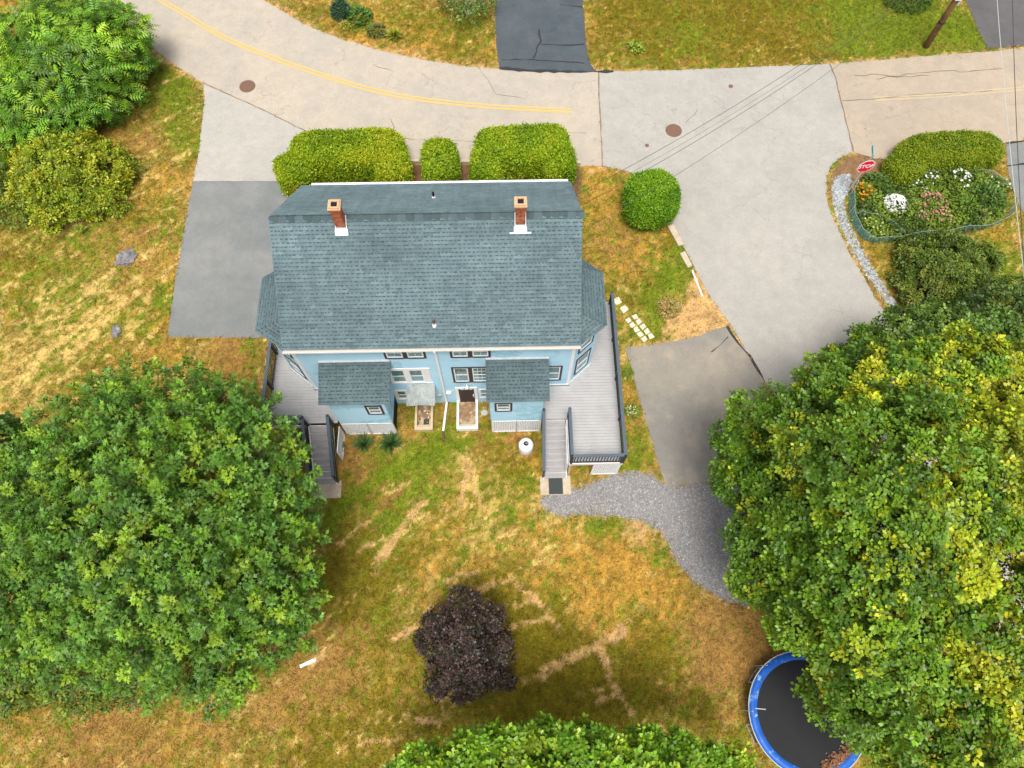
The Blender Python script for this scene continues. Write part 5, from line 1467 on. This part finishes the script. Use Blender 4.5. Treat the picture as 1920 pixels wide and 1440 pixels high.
clump('white_flower_clump', 'white flowers at the outer right net corner', 'flowers', 1868, 352, .60, .5, GF, 260, .14, seed=79, flowers=(WH, 12, .06, .05))
clump('leafy_plant', 'tall dark leafy plant on the right of the garden', 'plant', 1845, 378, .85, .85, [(.06, .125, .02), (.085, .16, .022), (.11, .19, .03)], 760, .18, seed=80)
clump('leafy_plant', 'bright green leafy plant in the right half of the garden', 'plant', 1808, 392, .75, .6, [(.11, .20, .02), (.15, .24, .025)], 520, .17, seed=81)
clump('grass_tuft', 'pale dry ornamental grass in the garden corner', 'plant', 1836, 408, .4, .4, [(.42, .40, .22), (.34, .34, .14)], 90, .5, (BLADE_V, BLADE_F), 82, spike=True)
clump('leafy_plant', 'dark plant between the hedge and the daylilies', 'plant', 1640, 350, .7, .6, [(.055, .11, .018), (.08, .15, .02)], 460, .17, seed=83)
# netting on stakes
def netting(name, label, pts, h=.62, sag=.06):
    w = smooth_poly(GL(pts), 2, False); root = empty(name, (w[0].x, w[0].y, g(w[0].y))); tag(root, label, 'netting')
    m = MB(); vs = []
    for i, p in enumerate(w):
        zz = g(p.y); hh = h - sag * abs(math.sin(i * .9)); lean = .10 + .05 * math.sin(i * 1.3)
        for t in (0, .5, 1.0): vs.append((p.x - w[0].x + lean * t * .6, p.y - w[0].y - lean * t, zz - root.location.z + hh * t))
    m.add(vs, [(3 * i + j, 3 * i + 3 + j, 3 * i + 4 + j, 3 * i + 1 + j) for i in range(len(w) - 1) for j in (0, 1)])
    m.build('net', M_net, root)
    for i in range(0, len(w), 4):
        p = w[i]; m = MB(); m.tube([(p.x - w[0].x, p.y - w[0].y, g(p.y) - root.location.z), (p.x - w[0].x + .03, p.y - w[0].y, g(p.y) - root.location.z + h)], .012, 6); m.build('stake', M_wire_pale, root)
    m = MB(); m.tube([vs[3 * i + 2] for i in range(len(w))], .006, 5); m.build('top_cord', M_wire_pale, root)
netting('net_fence', 'pale green garden net along the pebbles and lower garden edge', [(1596, 348), (1588, 380), (1592, 415), (1612, 448), (1640, 458), (1690, 448), (1760, 440), (1830, 432), (1878, 420), (1894, 385)])
netting('net_fence', 'garden net under the rounded hedge at the back of the bed', [(1640, 338), (1720, 330), (1800, 326), (1846, 326), (1880, 352)], .5)
netting('net_fence', 'short curved net dividing the small lower garden corner', [(1594, 404), (1620, 402), (1660, 415), (1686, 440)], .42)

# ------------------------------------------------------------------ stones
def pebbles(name, label, poly, n, s0, s1, cols, cat, z0=.0, edge=.06):
    xy = np.array([(p[0], p[1]) for p in poly]); lo, hi = xy.min(0), xy.max(0)
    q = rng.uniform(lo, hi, (n * 6, 2)); q = q[poly_sd(q[:, 0], q[:, 1], poly) > -.02 + edge * rng.standard_normal(len(q))][:n]
    k = len(q); s = rng.uniform(s0, s1, k)
    base = np.array([(1, 0, 0), (.3, .9, 0), (-.8, .6, 0), (-.8, -.5, 0), (.3, -.9, 0), (.1, .1, .75), (0, 0, -.4)])
    f = np.array([(0, 1, 5), (1, 2, 5), (2, 3, 5), (3, 4, 5), (4, 0, 5)])
    a = rng.uniform(0, 6.283, k); ca, sa = np.cos(a), np.sin(a)
    st = rng.uniform(.7, 1.3, (k, 1, 3)); L = base[None] * st * s[:, None, None] + rng.normal(0, .12, (k, 7, 3)) * s[:, None, None]
    V = np.stack([L[..., 0] * ca[:, None] - L[..., 1] * sa[:, None] + q[:, 0, None], L[..., 0] * sa[:, None] + L[..., 1] * ca[:, None] + q[:, 1, None], L[..., 2] + gnp(q[:, 1])[:, None] + z0], -1)
    F = (f[None] + (np.arange(k) * 7)[:, None, None]).reshape(-1, 3)
    col = np.array(cols)[rng.integers(0, len(cols), k)] * rng.uniform(.7, 1.25, (k, 1))
    o = link(name, np_mesh(name, V.reshape(-1, 3), F, np.repeat(col, 7, 0), M_stone)); tag(o, label, cat, kind='stuff')
pebbles('gravel', 'grey crushed gravel beside the deck and east driveway', GRAVEL, 15000, .018, .042, [(.235, .235, .245), (.29, .285, .29), (.185, .185, .195), (.34, .325, .31), (.26, .225, .18)], 'gravel', .006, .16)
pebbles('pebble_strip', 'white pebble strip along the street edge of the garden', PEBBLE, 2000, .032, .07, [(.31, .345, .36), (.39, .405, .41), (.24, .265, .29), (.31, .32, .31)], 'pebbles', .02)
def rock(label, px, py, a, b, h, seed):
    r = random.Random(seed); o = G(px, py)
    bm = bmesh.new(); bmesh.ops.create_icosphere(bm, subdivisions=3, radius=1)
    for v in bm.verts:
        d = v.co.normalized(); k = 1 + .22 * math.sin(d.x * 5 + seed) * math.cos(d.y * 6 - seed) + .12 * math.sin(d.z * 9 + d.x * 7) + r.uniform(-.05, .05)
        v.co = Vector((d.x * a * k, d.y * b * k, d.z * h * k))
    me = bpy.data.meshes.new('rock'); bm.to_mesh(me); bm.free(); me.materials.append(M_rockm)
    ob = link('rock', me, None, (o.x, o.y, o.z + h * .15), (0, 0, r.uniform(0, 3))); tag(ob, label, 'rock')
M_rockm = simple('lichen_rock', (.17, .16, .17), .95, .5, 7, bmp=1.0, dirt=(.34, .31, .28), dscale=5, dmin=.5, dmax=.65)
rock('large flat grey rock in the dry grass left of the driveway', 237, 484, .50, .42, .20, 3)
rock('small pale rock in the dry grass near the big tree', 219, 621, .34, .22, .12, 8)
def slabstone(name, label, cat, px, py, w, l, rz, mat, group=None, h=.05):
    o = G(px, py); m = MB(); j = [rnd.uniform(-.02, .02) for i in range(8)]
    m.prism([(-w / 2 + j[0], -l / 2 + j[1]), (w / 2 + j[2], -l / 2 + j[3]), (w / 2 + j[4], l / 2 + j[5]), (-w / 2 + j[6], l / 2 + j[7])], 0, h)
    ob = m.build(name, mat); ob.location = (o.x, o.y, o.z + .005); ob.rotation_euler = (math.atan(1.2 / 9) if 12 < o.y < 21 else 0, 0, rz)
    return tag(ob, label, cat, group)
M_paver = simple('pale_paver', (.66, .60, .44), .85, .12, 5, bmp=.3, dirt=(.5, .46, .36))
slabstone('kerb_stone', 'longer granite kerb stone nearest the round bush', 'kerb stone', 1266, 442, .26, 1.15, math.radians(24), M_concrete, h=.10)
slabstone('kerb_stone', 'shorter granite kerb stone set in the grass edge', 'kerb stone', 1286, 488, .26, .80, math.radians(24), M_concrete, h=.10)
strip_k = MB()
a, b = G(1297, 508), G(1316, 556); strip_k.bar((a.x, a.y, a.z + .03), (b.x, b.y, b.z + .03), .07, .1)
tag(strip_k.build('edging_strip', M_white), 'thin pale edging strip in bare soil by the street', 'edging')
ang = math.radians(33)
slabstone('paver', 'single square paver touching the deck railing', 'paver', 1157, 565, .32, .32, ang, M_paver)
slabstone('paver', 'single square paver next above the paver grid', 'paver', 1170, 580, .30, .30, ang, M_paver)
for i in range(5):
    for j in range(2):
        slabstone('paver', 'pale square paver, %s from the top in the %s column of the stepping grid' % (('first', 'second', 'third', 'fourth', 'last')[i], ('deck side', 'street side')[j]), 'paver', 1178 + i * 7.4 + j * 12.2, 601 + i * 8.9 - j * 6.0, .225, .225, ang, M_paver, 'pavers set in the stepping grid')
m = MB(); m.box(-.32, .32, -.065, .065, .02, .05); m.box(-.32, -.2, -.065, .065, .05, .08)
wb = m.build('white_board', M_white); p = G(578, 1243); wb.location = p; wb.rotation_euler = (0, .06, math.radians(25)); tag(wb, 'short white board lying on the lawn below the round tree', 'board')

# ------------------------------------------------------------------ street ironwork
def manhole(px, py, R, label):
    o = G(px, py); root = empty('manhole_cover', (o.x, o.y, o.z + .008)); tag(root, label, 'manhole cover')
    m = MB(); m.lathe((0, 0, 0), [(R, 0), (R, .012), (R * .93, .012), (R * .93, .006)], 36); m.build('frame', M_rust, root)
    m = MB(); m.lathe((0, 0, 0), [(R * .92, 0), (R * .92, .010), (R * .3, .012)], 36)
    for i in range(-5, 6):
        x = i * R * .15; hh = math.sqrt(max(0, (R * .85) ** 2 - x * x)); m.box(x - .012, x + .012, -hh, hh, .012, .018)
    m.build('lid', M_rust, root)
manhole(464, 162, .42, 'rusty manhole cover on the road near the yellow centre line')
manhole(1263, 245, .42, 'rusty manhole cover in the grey street junction')
for px, py, r_, lb in ((1370, 162, .12, 'small round valve cover at the far side of the junction'), (1213, 273, .10, 'tiny dark valve cover near the round bush')):
    o = G(px, py); m = MB(); m.lathe((0, 0, 0), [(r_, 0), (r_, .016), (r_ * .8, .016), (r_ * .78, .010)], 18); ob = m.build('valve_cover', M_rust); ob.location = (o.x, o.y, o.z + .008); tag(ob, lb, 'valve cover')

# ------------------------------------------------------------------ stop sign with street name blade
def text_mesh(body, size, mat, name):
    cu = bpy.data.curves.new(name, 'FONT'); cu.body = body; cu.size = size; cu.align_x = 'CENTER'; cu.align_y = 'CENTER'; cu.extrude = .003; cu.offset = size * .022
    ob = bpy.data.objects.new(name, cu); COL.objects.link(ob)
    bpy.context.view_layer.update()
    me = bpy.data.meshes.new_from_object(ob.evaluated_get(bpy.context.evaluated_depsgraph_get()))
    bpy.data.objects.remove(ob); me.materials.clear(); me.materials.append(mat); me.name = name
    return me
sc_ = P(1624, 312, 3.15); ss = empty('stop_sign', (sc_.x, sc_.y, 1.2), math.radians(7)); tag(ss, 'red octagonal stop sign with teal street blade at the garden corner', 'sign')
m = MB(); m.tube([(0, .04, -.2), (0, .04, 2.75)], .03, 8); m.build('post', M_glow, ss)
def octo(R, y0, y1):
    m = MB(); pts = [(R * math.cos(math.pi / 8 + i * math.pi / 4), R * math.sin(math.pi / 8 + i * math.pi / 4)) for i in range(8)]
    m.add([(x, y0, 1.95 + z) for x, z in pts] + [(x, y1, 1.95 + z) for x, z in pts], [tuple(range(8)), tuple(reversed(range(8, 16)))] + [(i, i + 8, (i + 1) % 8 + 8, (i + 1) % 8) for i in range(8)]); return m
octo(.42, -.004, .006).build('border', M_white_clean, ss); octo(.385, -.009, -.0045).build('face', M_red, ss)
link('lettering', text_mesh('STOP', .31, M_white_clean, 'lettering'), ss, (0, -.012, 1.95), (math.pi / 2, 0, 0))
m = MB(); m.bar((0, -.02, 2.64), (.16, .58, 2.64), .012, .22, (0, 0, 1)); bl = m.build('street_blade', M_teal, ss); bl.rotation_euler = (0, 0, 0)
m = MB(); m.bar((-.008, .0, 2.738), (.152, .57, 2.738), .006, .014); m.bar((-.008, .0, 2.542), (.152, .57, 2.542), .006, .014); m.build('blade_border', M_white_clean, ss)

# ------------------------------------------------------------------ utility pole and wires
pb = G(1735, 88)
pole = empty('utility_pole', pb); tag(pole, 'leaning brown wooden utility pole on the far lawn edge', 'pole')
m = MB(); m.tube([(0, 0, -.3), (.0, 0, 3), (.0, 0, 9.2)], [.17, .155, .12], 14); m.build('shaft', M_wood, pole, True)
m = MB(); m.tube([(0, 0, 1.55), (0, 0, 1.65)], .172, 14); m.build('band', M_black, pole)
m = MB(); m.box(-.16, .16, -.20, -.185, 3.02, 3.44); pt_ = m.build('number_plate', M_white_clean, pole)
link('numeral', text_mesh('9', .36, M_slate, 'numeral'), pt_, (0, -.205, 3.23), (math.pi / 2, 0, 0))
m = MB(); m.box(.10, .20, -.16, -.02, 2.7, 3.2); m.build('riser_box', M_glow, pole)
m = MB(); m.bar((-1.1, 0, 8.6), (1.1, 0, 8.6), .09, .11); m.build('crossarm', M_wood, pole)
def wire(label, a, b, sag, r, mat):
    a, b = Vector(a), Vector(b); pts = []
    for i in range(25):
        t = i / 24; p = a.lerp(b, t); p.z -= sag * 4 * t * (1 - t); pts.append(tuple(p - a))
    m = MB(); m.tube(pts, r, 5); o = m.build('overhead_wire', mat); o.location = a; tag(o, label, 'wire', 'overhead wires')
hc = hw(10.85, 6.4, 5.5)
wire('thin dark overhead wire, uppermost of the wires crossing the junction', pb + Vector((0, 0, 7.2)), hc + Vector((.0, .35, .15)), 1.1, .010, M_wire)
wire('thin dark overhead wire, second of the wires crossing the junction', pb + Vector((0, 0, 6.8)), hc + Vector((0, .1, .0)), 1.15, .006, M_wire)
wire('dark overhead wire, third and thicker one crossing the junction', pb + Vector((0, 0, 6.6)), hc + Vector((0, -.1, -.15)), 1.2, .010, M_wire)
wire('dark overhead wire, lowest one passing over the round bush', pb + Vector((.1, 0, 5.9)), hc + Vector((.0, -.9, -.9)), 1.3, .008, M_wire)
wire('pale overhead wire running down the right edge', pb + Vector((.1, 0, 5.8)), P(1938, 660, 6.5), .2, .014, M_wire_pale)
wire('dark overhead wire close to the right edge', pb + Vector((.1, 0, 7.1)), P(1921, 520, 7.4), .15, .014, M_wire)

# ------------------------------------------------------------------ trampoline
tc = P(1515, 1338, .9); tr_ = empty('trampoline', (tc.x, tc.y, 0)); tag(tr_, 'round black trampoline with worn blue pad under the large maple', 'trampoline')
m = MB(); m.lathe((0, 0, .86), [(1.90, 0), (1.90, .012), (1.0, .006), (.3, .003)], 64); m.build('mat', M_tmat, tr_)
m = MB(); n = 72
vs = []
for i in range(n):
    t = 2 * math.pi * i / n; w = .012 * math.sin(i * 2.2) + .008 * math.sin(i * 5.1)
    for rr_, zz in ((1.86, .885), (1.89, .91 + w), (2.02, .925 + w), (2.13, .90), (2.15, .86)): vs.append((rr_ * math.cos(t), rr_ * math.sin(t), zz))
m.add(vs, [(i * 5 + j, ((i + 1) % n) * 5 + j, ((i + 1) % n) * 5 + j + 1, i * 5 + j + 1) for i in range(n) for j in range(4)]); 
m.f = [tuple(reversed(f)) for f in m.f]
m.build('safety_pad', M_blue, tr_, True)
for i in range(6):
    t = math.radians(20 + 60 * i)
    for dt in (-.16, .16):
        m = MB(); m.tube([(2.05 * math.cos(t + dt), 2.05 * math.sin(t + dt), .86), (2.10 * math.cos(t + dt), 2.10 * math.sin(t + dt), .02)], .022, 8); m.build('leg', M_glow, tr_)
    m = MB(); m.tube([(2.10 * math.cos(t - .16), 2.10 * math.sin(t - .16), .02), (2.10 * math.cos(t + .16), 2.10 * math.sin(t + .16), .02)], .022, 8); m.build('foot_bar', M_glow, tr_)
m = MB(); m.tube([(2.17 * math.cos(i * .131), 2.17 * math.sin(i * .131), .87) for i in range(49)], .02, 6, False); m.build('frame_ring', M_glow, tr_)
for t in (3.1, 4.3, 2.3):
    m = MB(); m.tube([(2.22 * math.cos(t), 2.22 * math.sin(t), .1), (2.22 * math.cos(t), 2.22 * math.sin(t), 1.5)], .018, 6); m.build('net_pole', M_wire_pale, tr_)
m = MB(); m.bar((1.55 * math.cos(3.05), 1.55 * math.sin(3.05), .885), (1.95 * math.cos(3.05), 1.95 * math.sin(3.05), .95), .03, .012); m.build('strap', M_wire_pale, tr_)
n = 900; a = rng.uniform(-1.45, .55, n); q = 1.86 - np.abs(rng.normal(0, .14, n)); q = np.minimum(q, 1.85)
c = np.stack([tc.x + q * np.cos(a), tc.y + q * np.sin(a), .885 + rng.uniform(0, .05, n)], -1)
ll = link('leaf_litter', leaf_mesh('leaf_litter', c, unit(rng.standard_normal((n, 3)) * np.array([1, 1, .2])), unit(np.array([0, 0, 1.0]) + .3 * rng.standard_normal((n, 3))), rng.uniform(.07, .13, n),
          np.array([(.26, .12, .05), (.34, .17, .08), (.18, .08, .04)])[rng.integers(0, 3, n)] * rng.uniform(.7, 1.3, (n, 1)), (OVAL_V, OVAL_F), M_leaf_small))
tag(ll, 'brown fallen leaves heaped on the trampoline mat', 'leaves', kind='stuff')
